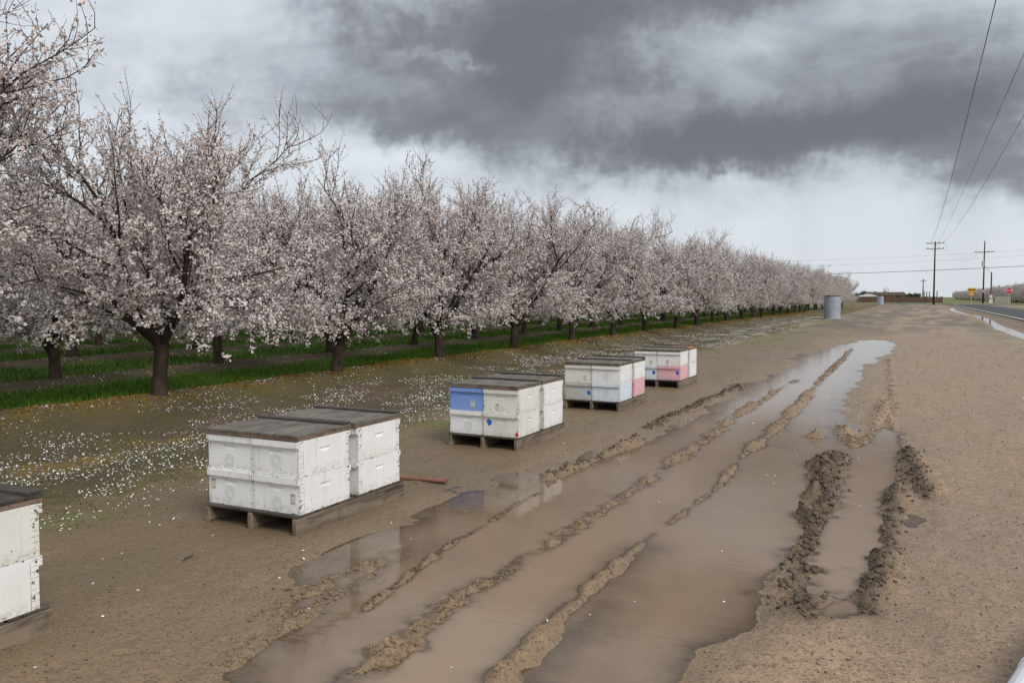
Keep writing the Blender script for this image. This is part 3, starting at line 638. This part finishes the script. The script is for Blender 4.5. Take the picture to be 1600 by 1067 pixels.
for pi, (pk, y) in enumerate(zip('ABCDE', PAL_Y)):
    pallet(y, {'A': 'dark wet wooden pallet cut off by the left edge', 'B': 'weathered wooden pallet under the nearest whole group of white hives', 'C': 'weathered wooden pallet under the hives with the blue box', 'D': 'wooden pallet second farthest away, under a pink back box', 'E': 'farthest wooden pallet, under a pink front box'}[pk])
    for hi, (up, um, lp, lm) in enumerate(SPEC[pk]):
        cx = -3.49 - PW / 2 + (.1985 if hi % 2 else -.1985) + hr.uniform(-.002, .002); cy = y + (.292 if hi < 2 else .292 + .615) + hr.uniform(-.008, .008)
        for lv, (pm, mk) in enumerate(((lp, lm), (up, um))):
            if pk == 'A' and hi < 2: lab = f'{CW[pm]} {"upper" if lv else "lower"} hive box, {POSN[hi]} of the pallet at the left edge'
            else:
                ex = ' '.join(MW[q[0]] for q in mk[:1]); lab = f'{CW[pm]} {"upper" if lv else "lower"} hive box, {POSN[hi]} of {PD[pk]}'
                if len((lab + ' ' + ex).split()) <= 16 and ex: lab = lab.replace(' hive box,', f' hive box {ex},')
            hive_box(cx + hr.uniform(-.001, .001), cy + hr.uniform(-.004, .004), .1265 + lv * (BH + .0015), pm, lab, mk)
        top = lidO if (pk == 'E' and hi == 3) else (lidD if pk == 'A' else lidM)
        hive_lid(cx, cy, .1265 + 2 * (BH + .0015), f'{"orange brown" if top is lidO else "dark wet" if top is lidD else "weathered grey"} wooden hive cover, {POSN[hi]} of {PD[pk]}', top)
# ------------------------------------------------------------------ irrigation standpipes
def standpipe(x, y, r, h, label):
    z = gz(x, y); t = empty('standpipe', (x, y, z)); tag(t, label, 'standpipe', 'concrete irrigation standpipes')
    MB().lathe([(r, -.1), (r, h * .33 - .012), (r - .008, h * .33), (r, h * .33 + .012), (r, h * .66), (r - .006, h * .66 + .01), (r, h * .66 + .022), (r, h), (r - .07, h), (r - .07, h - .6)], 40).build('pipe_shell', concm, t, smooth=False)
    MB().lathe([(r + .06, -.1), (r + .06, .05), (r, .07)], 40).build('footing', concm, t)
    MB().lathe([(r + .012, h - .035), (r + .02, h - .035), (r + .02, h + .015), (r - .06, h + .015)], 40).build('rim', poleM, t)
x, y = W(1300, 498); standpipe(x, y, .55, 1.60, 'large grey concrete standpipe at the end of the front tree row')
x, y = at(1375, 168); standpipe(x, y, .62, 1.75, 'smaller-looking distant grey standpipe near the cross road')
# ------------------------------------------------------------------ poles, wires and signs
def pole(x, y, h, arms, label, rz=0.0, extra=None):
    t = empty('utility_pole', (x, y, gz(x, y)), rz); tag(t, label, 'utility pole', 'wooden utility poles')
    MB().tube([(0, 0, -.3), (0, 0, h * .5), (0, 0, h)], [.19, .16, .125], 12).build('shaft', poleM, t, smooth=True)
    for za, hw in arms:
        a = MB().box(-hw, hw, -.22, -.12, za - .06, za + .06).build('crossarm', poleM, t)
        for xx in (-hw + .08, hw * .42, hw - .08): MB().lathe([(.03, 0), (.075, .03), (.05, .08), (.085, .11), (.05, .16), (.02, .18)], 10, (xx, -.17, za + .06)).build('insulator', insul, a)
        for s_ in (-1, 1): MB().tube([(0, -.14, za - .55), (s_ * hw * .55, -.17, za - .05)], .02, 5).build('brace', poleM, a)
    return t
PX, PY = at(1458, 165); PH = 12.6
pole(PX, PY, PH, ((PH - .35, 1.6), (PH - 1.45, 1.55)), 'tall wooden utility pole with two crossarms, at the end of the dirt strip')
pole(PX, -22, PH, ((PH - .35, 1.6), (PH - 1.45, 1.55)), 'wooden utility pole behind the viewer holding the three wires')
Qx, Qy = at(1535, 190); p2 = pole(Qx, Qy, 14.2, ((11.9, 1.9),), 'utility pole with one crossarm and grey transformer beside the junction')
MB().lathe([(.01, 8.6), (.26, 8.62), (.26, 9.7), (.2, 9.78), (.01, 9.8)], 16, (-.25, -.3, 0)).build('transformer', galv, p2, smooth=False)
MB().lathe([(.2, 2.6), (.205, 2.6), (.205, 3.2), (.2, 3.2)], 12).build('warning_band', simple('pink_band', (.6, .3, .3), (.7, .4, .4), 3, .6, 0), p2)
MB().lathe([(.05, 0), (.09, .1), (.04, .3), (.09, .35), (.03, .5)], 8, (0, 0, 14.2)).build('insulator', insul, p2)
Sx, Sy = at(1547, 196); p3 = empty('utility_pole', (Sx, Sy, 0)); tag(p3, 'short wooden service pole with white box at its foot, beside the junction', 'utility pole', 'wooden utility poles')
MB().tube([(0, 0, -.3), (0, 0, 7.4)], [.17, .13], 10).build('shaft', poleM, p3); MB().box(-.42, .42, -.5, -.2, .0, 1.0).build('service_box', paintw, p3, .02); MB().box(-.3, .3, -.45, -.2, 1.15, 2.0).build('meter_box', paintw, p3, .02)
MB().tube([(.14, -.2, 0), (.14, -.16, 6.4)], .04, 6).build('conduit', galv, p3)
fx, fy = at(1441, 260); t = pole(fx, fy, 7.2, ((6.6, .8),), 'small far-off utility pole behind the wooden fence')
def cable(pts, r, label, group='overhead wires'):
    return tag(MB().tube(pts, r, 6).build('overhead_wire', wireM, smooth=True), label, 'wire', group)
zt = PH + .15 - .35
for (px, py, dx, lab) in ((1557, 0, -1.5, 'leftmost of three overhead wires rising to the top edge'), (1600, 60, .65, 'middle overhead wire leaving at the upper right edge'), (1600, 180, 1.5, 'lowest of the three overhead wires leaving at the right edge')):
    d = ray(px, py); lx = PX + dx; s_ = lx / d[0]; yy, zz_ = d[1] * s_, d[2] * s_ + CAMZ; u_ = (PY - yy) / (PY + 22)
    sag = min(max((zt - zz_) / (4 * u_ * (1 - u_)), .6), 4.0)
    cable([(lx, PY - .17 + (-22 - PY) * q / 40, zt - 4 * sag * (q / 40) * (1 - q / 40)) for q in range(41)], .013, lab)
def hang(a, b_, sag, r, lab, n=24): cable([tuple(Vector(a).lerp(Vector(b_), q / n) - Vector((0, 0, 4 * sag * (q / n) * (1 - q / n)))) for q in range(n + 1)], r, lab)
a, b_ = at(1150, 200), at(1700, 172); D1, D2 = 200, 172
hang((*a, CAMZ + 33 / F * D1), (*b_, CAMZ + 54 / F * D2), .5, .05, 'thick dark cable crossing the sky low above the junction')
a, b_ = at(1200, 215), at(1760, 190); hang((*a, CAMZ + 55 / F * 215), (*b_, CAMZ + 84 / F * 190), .6, .014, 'upper thin wire crossing behind both poles')
hang((*a, CAMZ + 46 / F * 215), (*b_, CAMZ + 76 / F * 190), .6, .014, 'lower thin wire crossing behind both poles')
hang((PX + 1.5, PY, PH - .2), (Qx - 1.8, Qy, 12.0), 2.2, .013, 'slack wire from the upper crossarm across to the second pole')
hang((PX + 1.4, PY, PH - 1.3), (Qx - 1.0, Qy, 11.9), 2.4, .013, 'slack wire from the lower crossarm across to the second pole')
hang((Qx, Qy - .2, 9.0), (Sx, Sy, 7.3), .3, .03, 'short drop cable between the transformer pole and the service pole')
yel = flatm('sign_yellow', (.80, .42, .02), .4); redS = flatm('sign_red', (.50, .02, .03), .4); whS = flatm('sign_white', (.8, .8, .8), .4); blk = flatm('sign_black', (.02, .02, .02), .4)
def stop_sign():
    x, y = at(1575, 130); t = empty('stop_sign', (x, y, 0)); tag(t, 'red octagonal stop sign on a metal post at the right edge', 'stop sign')
    MB().box(-.03, .03, .0, .04, -.2, 2.9).build('post', galv, t)
    def octa(r): return [(r * math.cos(R(22.5 + 45 * i)), 2.5 + r * math.sin(R(22.5 + 45 * i))) for i in range(8)]
    pl = MB().prism(octa(.53), -.02, -.002).build('plate', whS, t); MB().prism(octa(.485), -.026, -.021).build('face', redS, pl)
    cu = bpy.data.curves.new('letters', 'FONT'); cu.body = 'STOP'; cu.size = .40; cu.align_x = 'CENTER'; cu.align_y = 'CENTER'; cu.extrude = .002
    to = bpy.data.objects.new('tmp', cu); COL.objects.link(to); dg = bpy.context.evaluated_depsgraph_get(); me = bpy.data.meshes.new_from_object(to.evaluated_get(dg)); bpy.data.objects.remove(to)
    me.materials.clear(); me.materials.append(whS); lt = obj('lettering', me, pl, (0, -.03, 2.5)); lt.rotation_euler = (R(90), 0, 0)
    t.rotation_euler.z = R(6)
stop_sign()
x, y = at(1517, 180); t = empty('arrow_sign', (x, y, 0)); tag(t, 'yellow two-way arrow sign above a yellow diamond beyond the junction', 'road sign')
MB().box(-.04, .04, .0, .05, -.2, 3.4).build('post', galv, t); pl = MB().box(-.85, .85, -.02, -.002, 2.65, 3.5).build('arrow_plate', yel, t)
MB().prism([(-.7, 3.07), (-.38, 3.34), (-.38, 3.17), (.38, 3.17), (.38, 3.34), (.7, 3.07), (.38, 2.8), (.38, 2.97), (-.38, 2.97), (-.38, 2.8)][::-1], -.026, -.021).build('double_arrow', blk, pl)
MB().prism([(0, 1.62), (.5, 2.12), (0, 2.62), (-.5, 2.12)], -.02, -.002).build('diamond_plate', yel, t)
x, y = at(1566, 188); t = empty('concrete_box', (x, y, 0)); tag(t, 'low tan concrete pump enclosure behind the stop sign', 'concrete wall'); tanc = simple('tan_concrete', (.30, .28, .23), (.40, .38, .32), 1.2, .9, .2)
MB().box(-1.6, 1.6, -.1, .1, -.1, 1.6).build('front_slab', tanc, t, .02); MB().box(-1.6, -1.4, .1, 2.0, -.1, 1.55).build('side_slab', tanc, t, .02); MB().box(1.4, 1.6, .1, 2.0, -.1, 1.55).build('side_slab', tanc, t, .02)
# ------------------------------------------------------------------ far yard behind the cross road
brown = simple('brown_boards', (.085, .05, .036), (.15, .095, .07), 3, .85, .3, .01, .3, (1, 1, .3)); roofb = simple('brown_roof', (.15, .105, .085), (.22, .16, .13), 1.5, .8, .2); whiteR = simple('white_roof', (.62, .64, .66), (.72, .74, .76), 1.2, .5, .1)
t = empty('board_fence', (*at(1392, 215), 0), TH * .25); tag(t, 'long low brown board fence behind the cross road', 'fence')
for i in range(46):
    xx = -12 + i * .52; MB().box(xx, xx + .49, 0, .03, .05, 1.52 + .08 * math.sin(i * 1.7)).build('board', brown, t)
for i in range(13): MB().box(-12 + i * 2 - .06, -12 + i * 2 + .06, .031, .15, -.2, 1.7).build('post', brown, t)
t = empty('low_house', (*at(1382, 250), 0)); tag(t, 'low house with brown roof behind the board fence', 'house'); wallM = simple('tan_wall', (.26, .20, .16), (.33, .26, .21), 1, .9, .1)
MB().box(-5.5, 5.5, 0, 7, -.1, 2.1).build('wall', wallM, t); MB().prism([(-6, 2.1), (6, 2.1), (5.2, 3.0), (-5.2, 3.0)], -.5, 7.5).build('roof', roofb, t)
for xx in (-3.5, 0, 3.5): w_ = MB().box(xx - .5, xx + .5, -.05, -.002, .9, 1.8).build('window', blk, t); MB().box(xx - .56, xx + .56, -.08, -.051, .82, .9).build('sill', whS, w_)
t = empty('white_shed', (*at(1354, 232), 0)); tag(t, 'shed with low white metal roof behind the fence', 'shed')
MB().box(-2.6, 2.6, 0, 5, -.1, 1.6).build('wall', brown, t); MB().prism([(-3.1, 1.6), (3.1, 1.6), (.4, 2.35), (-.4, 2.35)], -.3, 5.3).build('roof', whiteR, t); MB().box(-.6, .6, -.06, -.002, 0, 1.4).build('door', poleM, t)
t = empty('white_trailer', (*at(1455, 225), 0)); tag(t, 'white utility trailer partly hidden by the tall pole', 'trailer'); MB().box(-1.9, 1.9, 0, 2, .35, 1.75).build('body', whS, t, .05)
for xx in (-1.0, 1.0): MB().prism([(xx + .33 * math.cos(a_), .33 + .33 * math.sin(a_)) for a_ in [i * .5236 for i in range(12)]], -.08, .12).build('wheel', blk, t)
for i, (px, hgt) in enumerate(((1443, 3.1), (1447, 2.9), (1451, 3.0), (1463, 3.2))):
    t = tag(MB().tube([(0, 0, -.2), (0, 0, hgt * .6), (.02, 0, hgt)], [.13, .12, .1], 8).build('wooden_post', poleM, loc=(*at(px, 218 + i), 0)), ['tall dark post farthest left of the four by the trailer', 'second tall dark post left of the white trailer', 'third tall dark post in front of the white trailer', 'tall dark post just right of the tall pole'][i], 'post', 'posts by the trailer')
def bare_tree(px, D, h, wd, label, leaves=None, nm='bare_tree'):
    rg = np.random.default_rng(int(px)); t = empty(nm, (*at(px, D), 0)); tag(t, label, 'tree', 'far trees behind the fence'); tr = Tubes(); tw = Tubes()
    tr.add(np.array([[0, 0, -.1], [0, 0, h * .2], [.05, 0, h * .35]]), np.array([.2, .16, .13]), 7); tips = []
    for i in range(9):
        a = rg.uniform(0, 6.28); L = grow(rg, np.array([0, 0, h * rg.uniform(.2, .34)]), np.array([math.cos(a) * wd / h * 1.3, math.sin(a) * wd / h * 1.3, 1.0]), h * rg.uniform(.4, .66), 6, .12, .03); tw.add(L, np.linspace(.08, .03, 7), 5)
        for j in range(10):
            i_ = rg.integers(1, 6); Q = grow(rg, L[i_], child_dir(rg, L[i_ + 1] - L[i_], .7), h * .22, 4, .15, .05); tw.add(Q, np.linspace(.035, .012, 5), 3); tips.append(Q[2:])
    obj('trunk', tr.mesh('trunk', bark), t); c = obj('crown', tw.mesh('crown', twigm), t)
    if leaves:
        T_ = np.concatenate(tips); n = 2600; P = T_[rg.integers(0, len(T_), n)] + rg.normal(0, h * .07, (n, 3)); P[:, 2] = np.maximum(P[:, 2], .2); a_ = rg.normal(0, .14, (n, 3)); b2 = rg.normal(0, .14, (n, 3))
        obj('foliage', np_mesh('foliage', np.stack([P, P + a_, P + b2], 1).reshape(-1, 3), [np.arange(n * 3).reshape(-1, 3)], [leaves]), c)
leafM = simple('dark_leaves', (.022, .028, .014), (.06, .07, .03), 2, .7, 0); leafB = simple('dull_leaves', (.09, .085, .07), (.16, .15, .12), 2, .7, 0)
bare_tree(1383, 262, 4.6, 1.8, 'bare thin tree standing behind the low brown roof')
for i, (px, h, wd) in enumerate(((1329, 3.0, 3.2), (1341, 3.2, 2.6), (1349, 3.4, 1.6), (1361, 3.5, 1.8))): bare_tree(px, 266, h, wd, ['leftmost greyish bush behind the board fence', 'second greyish bush from the left behind the fence', 'dark bushy tree behind the white roof', 'dark bushy tree between the white and brown roofs'][i], leafB if i < 2 else leafM, 'leafy_tree')
for i, (px, h, wd) in enumerate(((1404, 3.2, 2.6), (1411, 3.0, 2.4), (1419, 2.9, 2.0), (1431, 3.1, 2.2))): bare_tree(px, 262 + i * 4, h, wd, ['dark tree touching the right end of the brown roof', 'second dark tree right of the brown roof', 'third dark tree right of the brown roof', 'greyish tree left of the small far pole'][i], leafB if i == 3 else leafM, 'leafy_tree')
# ------------------------------------------------------------------ small things on the mud
t = empty('wooden_plank', (-3.68, 5.78, gz(-3.68, 5.78) + .004), R(8)); tag(t, 'thin reddish wooden plank lying behind the nearest whole pallet', 'plank')
t.location = (W(662, 748)[0], W(662, 748)[1], gz(*W(662, 748)) + .006); MB().box(-.21, .21, -.035, .035, 0, .018).build('strip', redwood, t, .002)
for xx in (-.17, .15): MB().lathe([(.005, .018), (.005, .0205), (.0, .0206)], 6, (xx, 0, 0)).build('nail_head', galv, t)
x, y = W(293, 873); z = gz(x, y) + .008
tag(MB().tube([(x - .01, y + .05, z), (x + .012, y + .02, z + .004), (x + .008, y - .02, z + .002), (x + .03, y - .06, z)], [.002, .005, .005, .003], 6).build('twig', poleM), 'small dark curved twig lying on the mud before the white hives', 'twig')
P0, P1 = W(1571, 1067), W(1599, 1026); ax = Vector((P1[0] - P0[0], P1[1] - P0[1], 0)).normalized(); off = Vector((ax.y, -ax.x, 0)) * .133  # unidentified white object; its pipe shape and ring are made up
c0 = Vector((*P0, .07)) + off - ax * .6; c1 = Vector((*P1, .07)) + off + ax * .35
t = empty('white_object', tuple(c0)); tag(t, 'unidentified smooth white object, shaped as a pipe, at the lower right corner', 'unidentified object'); pv = simple('smooth_white', (.72, .73, .76), (.80, .81, .84), 3, .35, 0)
dv = c1 - c0; L = dv.length; prof = [(.078, 0), (.088, .012), (.088, L - .1), (.096, L - .09), (.096, L), (.08, L), (.08, L - .3)]
pm = MB().lathe(prof, 24); o = pm.build('tube_body', pv, t, smooth=False); o.rotation_euler = dv.to_track_quat('Z', 'Y').to_euler(); o2 = MB().lathe([(.0885, L * .45), (.093, L * .45), (.093, L * .47), (.0885, L * .47)], 24).build('tube_ring', pv, t); o2.rotation_euler = o.rotation_euler
# ------------------------------------------------------------------ scattered stuff
rg = np.random.default_rng(77)
def on_ground(x, y): return zone_pad(x, y, ground_h(x, y))
def petals(name, x, y, smin, smax, mat, lift=.004, tilt=.35, kind='stuff', label=None, under=True):
    z = on_ground(x, y); ok = np.ones(len(x), bool); z = np.maximum(z, WATER) + lift
    n = len(x); a = rg.uniform(0, 6.28, n); s_ = rg.uniform(smin, smax, n) * (1 + np.minimum(np.hypot(x, y), 22) * .05); asp = rg.uniform(.5, 1.0, n)
    ux = np.stack([np.cos(a), np.sin(a), rg.normal(0, tilt, n)], -1) * s_[:, None]; vx = np.stack([-np.sin(a), np.cos(a), rg.normal(0, tilt, n)], -1) * (s_ * asp)[:, None]
    c = np.stack([x, y, z], -1); V = np.stack([c - ux, c - vx * .8 - ux * .1, c + ux, c + vx * .8 + ux * .2], 1)
    me = np_mesh(name, V.reshape(-1, 3), [np.arange(n * 4).reshape(-1, 4)], [mat], False, dict(tint=np.repeat(rg.random(n), 4), core=np.zeros(n * 4), bud=np.zeros(n * 4)))
    return tag(obj(name, me), label, kind=kind)
def spread(n, x0, x1, ymax, dens, ymin=.5, p=1.9):
    y = ymin + (ymax - ymin) * rg.random(n) ** p; x = rg.uniform(x0, x1, n); q = rg.random(n) < dens(x, y); return x[q], y[q]
lane_d = lambda x, y: np.clip(.50 + 1.0 * np.exp(-((x - ROWX - 1.05) / .35) ** 2) + .75 * np.exp(-((x + 6.9 + .2 * np.sin(y)) / .25) ** 2) + .5 * np.exp(-((x + 5.9) / .2) ** 2), 0, 1) * sstep(.28, .62, fbm(x, y, 1.6, 3, 91)) * sstep(-4.9, -5.4, x)
x, y = spread(125000, ROWX - .1, -4.9, 70, lane_d); petals('fallen_petals', x, y, .0042, .0085, blm, label='white fallen petals on the strip beside the trees')
orch_d = lambda x, y: (.18 + .82 * sstep(3.0, 3.4, (ROWX - x) % 4.3) * sstep(4.29, 4.1, (ROWX - x) % 4.3)) * sstep(.35, .6, fbm(x, y, 1.2, 3, 93))
x, y = spread(60000, -26, ROWX - .3, 60, orch_d, 3.0); petals('orchard_petals', x, y, .005, .009, blm, label='white fallen petals between the orchard rows')
x, y = spread(900, -5.0, 3.0, 18, lambda x, y: np.where(x < -3.2, .8, .28), 1.0, 1.3); petals('mud_petals', x, y, .004, .008, blm, label='single white petals lying on the mud')
# grass blades between the rows
def blades(name, n, x0, x1, ymax, gfun, hmin, hmax, mat, wmul=1.0, label=None, ymin=1.5):
    x, y = spread(n, x0, x1, ymax, gfun, ymin, 1.7); n = len(x); z = on_ground(x, y) - .01; d = np.hypot(x, y); h = rg.uniform(hmin, hmax, n) * (1 + .25 * (fbm(x, y, 1.5, 2, 5) - .5)); wd = (.004 + d * .00035) * wmul
    a = rg.uniform(0, 6.28, n); ln = rg.normal(0, .45, (n, 2)) * h[:, None]; dx = np.stack([np.cos(a), np.sin(a), np.zeros(n)], -1) * wd[:, None]; c = np.stack([x, y, z], -1); tip = c + np.stack([ln[:, 0], ln[:, 1], h], -1)
    return tag(obj(name, np_mesh(name, np.stack([c - dx, c + dx, tip], 1).reshape(-1, 3), [np.arange(n * 3).reshape(-1, 3)], [mat], False, dict(tint=np.repeat(rg.random(n), 3)))), label, kind='stuff')
def leaf_mat(name, c1, c2):
    m, k, b, out = new_mat(name); k.n.remove(b); c = k.mix(k.attr('tint'), c1, c2); d1 = k.node('ShaderNodeBsdfDiffuse'); t1 = k.node('ShaderNodeBsdfTranslucent'); k.put(d1.inputs[0], c); k.put(t1.inputs[0], c)
    mx = k.node('ShaderNodeMixShader'); mx.inputs[0].default_value = .3; k.l.new(d1.outputs[0], mx.inputs[1]); k.l.new(t1.outputs[0], mx.inputs[2]); k.l.new(mx.outputs[0], out.inputs[0]); return m
grM = leaf_mat('grass_blades', (.045, .105, .014), (.16, .28, .05)); goM = leaf_mat('golden_moss', (.12, .075, .012), (.36, .23, .045)); olM = leaf_mat('olive_moss', (.035, .035, .010), (.12, .11, .03)); pgM = leaf_mat('pale_green_weeds', (.10, .12, .035), (.25, .27, .10))
gd = lambda x, y: sstep(.15, .4, (ROWX - x) % 4.3 + (fbm(x, y, 1.7, 4, 53) - .5) * .4) * sstep(3.55, 3.15, (ROWX - x) % 4.3 + (fbm(x, y, .55, 4, 51) - .5) * .7)
blades('orchard_grass', 130000, ROWX - 3.7, ROWX - .1, 95, gd, .05, .13, grM, label='green grass strip directly behind the front tree row')
blades('deep_orchard_grass', 110000, -32, ROWX - 4.2, 80, gd, .05, .14, grM, 1.5, label='green grass strips deeper in the orchard', ymin=3)
blades('golden_moss', 50000, ROWX - .35, ROWX + .55, 80, lambda x, y: sstep(.40, .6, fbm(x, y, 1.7, 4, 53) + .14) * np.exp(-((x - ROWX) / .36) ** 2), .012, .04, goM, 1.6, label='golden moss along the crest of the tree bed')
blades('olive_moss', 90000, ROWX - .1, -5.3, 45, lambda x, y: sstep(.42, .6, fbm(x, y, .9, 4, 52)) * (.35 + .65 * np.exp(-((x - ROWX - .5) / .4) ** 2)), .008, .026, olM, 1.6, label='olive moss on the bank and wheel strip')
gp = lambda x, y: np.maximum(sstep(.5, .6, fbm(x, y, 1.7, 4, 53)) * np.exp(-((x + 7.15) / .35) ** 2) * (y < 9), sstep(.45, .6, fbm(x, y, 1.7, 4, 53)) * np.exp(-((x + 5.6) / .3) ** 2) * (y > 26) * (y < 66))
blades('golden_weeds', 26000, -8.0, -4.8, 66, gp, .01, .04, goM, 1.6, label='golden weed patches on the wheel strip')
blades('pale_weeds', 26000, -6.0, -4.4, 40, lambda x, y: sstep(.44, .6, fbm(x, y, 1.7, 4, 53)) * np.exp(-((x + 5.2) / .28) ** 2), .008, .028, pgM, 1.5, label='pale green weeds at the edge of the mud')
# clods along the ridges and crumbs everywhere
ico = bmesh.new(); bmesh.ops.create_icosphere(ico, subdivisions=1, radius=1.0); ico.verts.ensure_lookup_table(); IV0 = np.array([v.co[:] for v in ico.verts]); IF0 = np.array([[v.index for v in f.verts] for f in ico.faces]); ico.free()
OV = np.array([(1, 0, 0), (-1, 0, 0), (0, 1, 0), (0, -1, 0), (0, 0, 1), (0, 0, -1)], float); OF = np.array([(0, 2, 4), (2, 1, 4), (1, 3, 4), (3, 0, 4), (2, 0, 5), (1, 2, 5), (3, 1, 5), (0, 3, 5)])
def clods(name, x, y, r, mat, label, sink=.25, fine=False):
    IV, IF = (OV, OF) if fine else (IV0, IF0)
    z = on_ground(x, y); n = len(x); V = IV[None] * (1 + rg.normal(0, .24, (n, len(IV), 1))) * (r[:, None, None] * rg.uniform(.6, 1.25, (n, 1, 3))) * np.array([1, 1, .75]); V = V + np.stack([x, y, z + r * sink], -1)[:, None]
    return tag(obj(name, np_mesh(name, V.reshape(-1, 3), [(IF[None] + np.arange(n)[:, None, None] * len(IV)).reshape(-1, 3)], [mat], False)), label, kind='stuff')
clodM = simple('mud_clod', (.05, .036, .024), (.16, .115, .078), 18, .75, .5, .01, .35); clodT = simple('tan_clod', (.13, .09, .055), (.27, .19, .12), 18, .8, .5, .01, .35)
for nm, mat_, sel, lab in (('mud_clods', clodM, lambda ro: ro > 1.3, 'dark wet clods thrown up along the right ruts'), ('rut_crumbs', clodT, lambda ro: ro <= 1.3, 'tan mud crumbs along the long ridges')):
    cx, cy, cr_ = [], [], []
    for P, wd, hh, ro in RIDGES:
        if not sel(ro): continue
        L = sum(math.dist(P[i], P[i + 1]) for i in range(len(P) - 1)); n = int(L * 170 * ro * (wd / .08))
        if P[0][1] > 14: n //= 2
        t = rg.random(n) * (len(P) - 1.001); i = t.astype(int); A = np.array(P); f = (t - i)[:, None]; q = A[i] * (1 - f) + A[i + 1] * f + rg.normal(0, wd * .60, (n, 2))
        cx.append(q[:, 0]); cy.append(q[:, 1]); cr_.append(.0035 + .011 * rg.random(n) ** 2.6 * ro * (1 if wd > .055 else .6))
    clods(nm, np.concatenate(cx), np.concatenate(cy), np.concatenate(cr_), mat_, lab, fine=nm == 'rut_crumbs')
y_ = 1.2 + 30 * rg.random(15000) ** 1.8; x_ = rg.uniform(-5.2, 3.2, 15000); q = on_ground(x_, y_) > WATER + .004
clods('soil_crumbs', x_[q], y_[q], rg.uniform(.002, .0065, q.sum()) * (1 + y_[q] * .03), clodM, 'small dark crumbs scattered over the mud', fine=True)
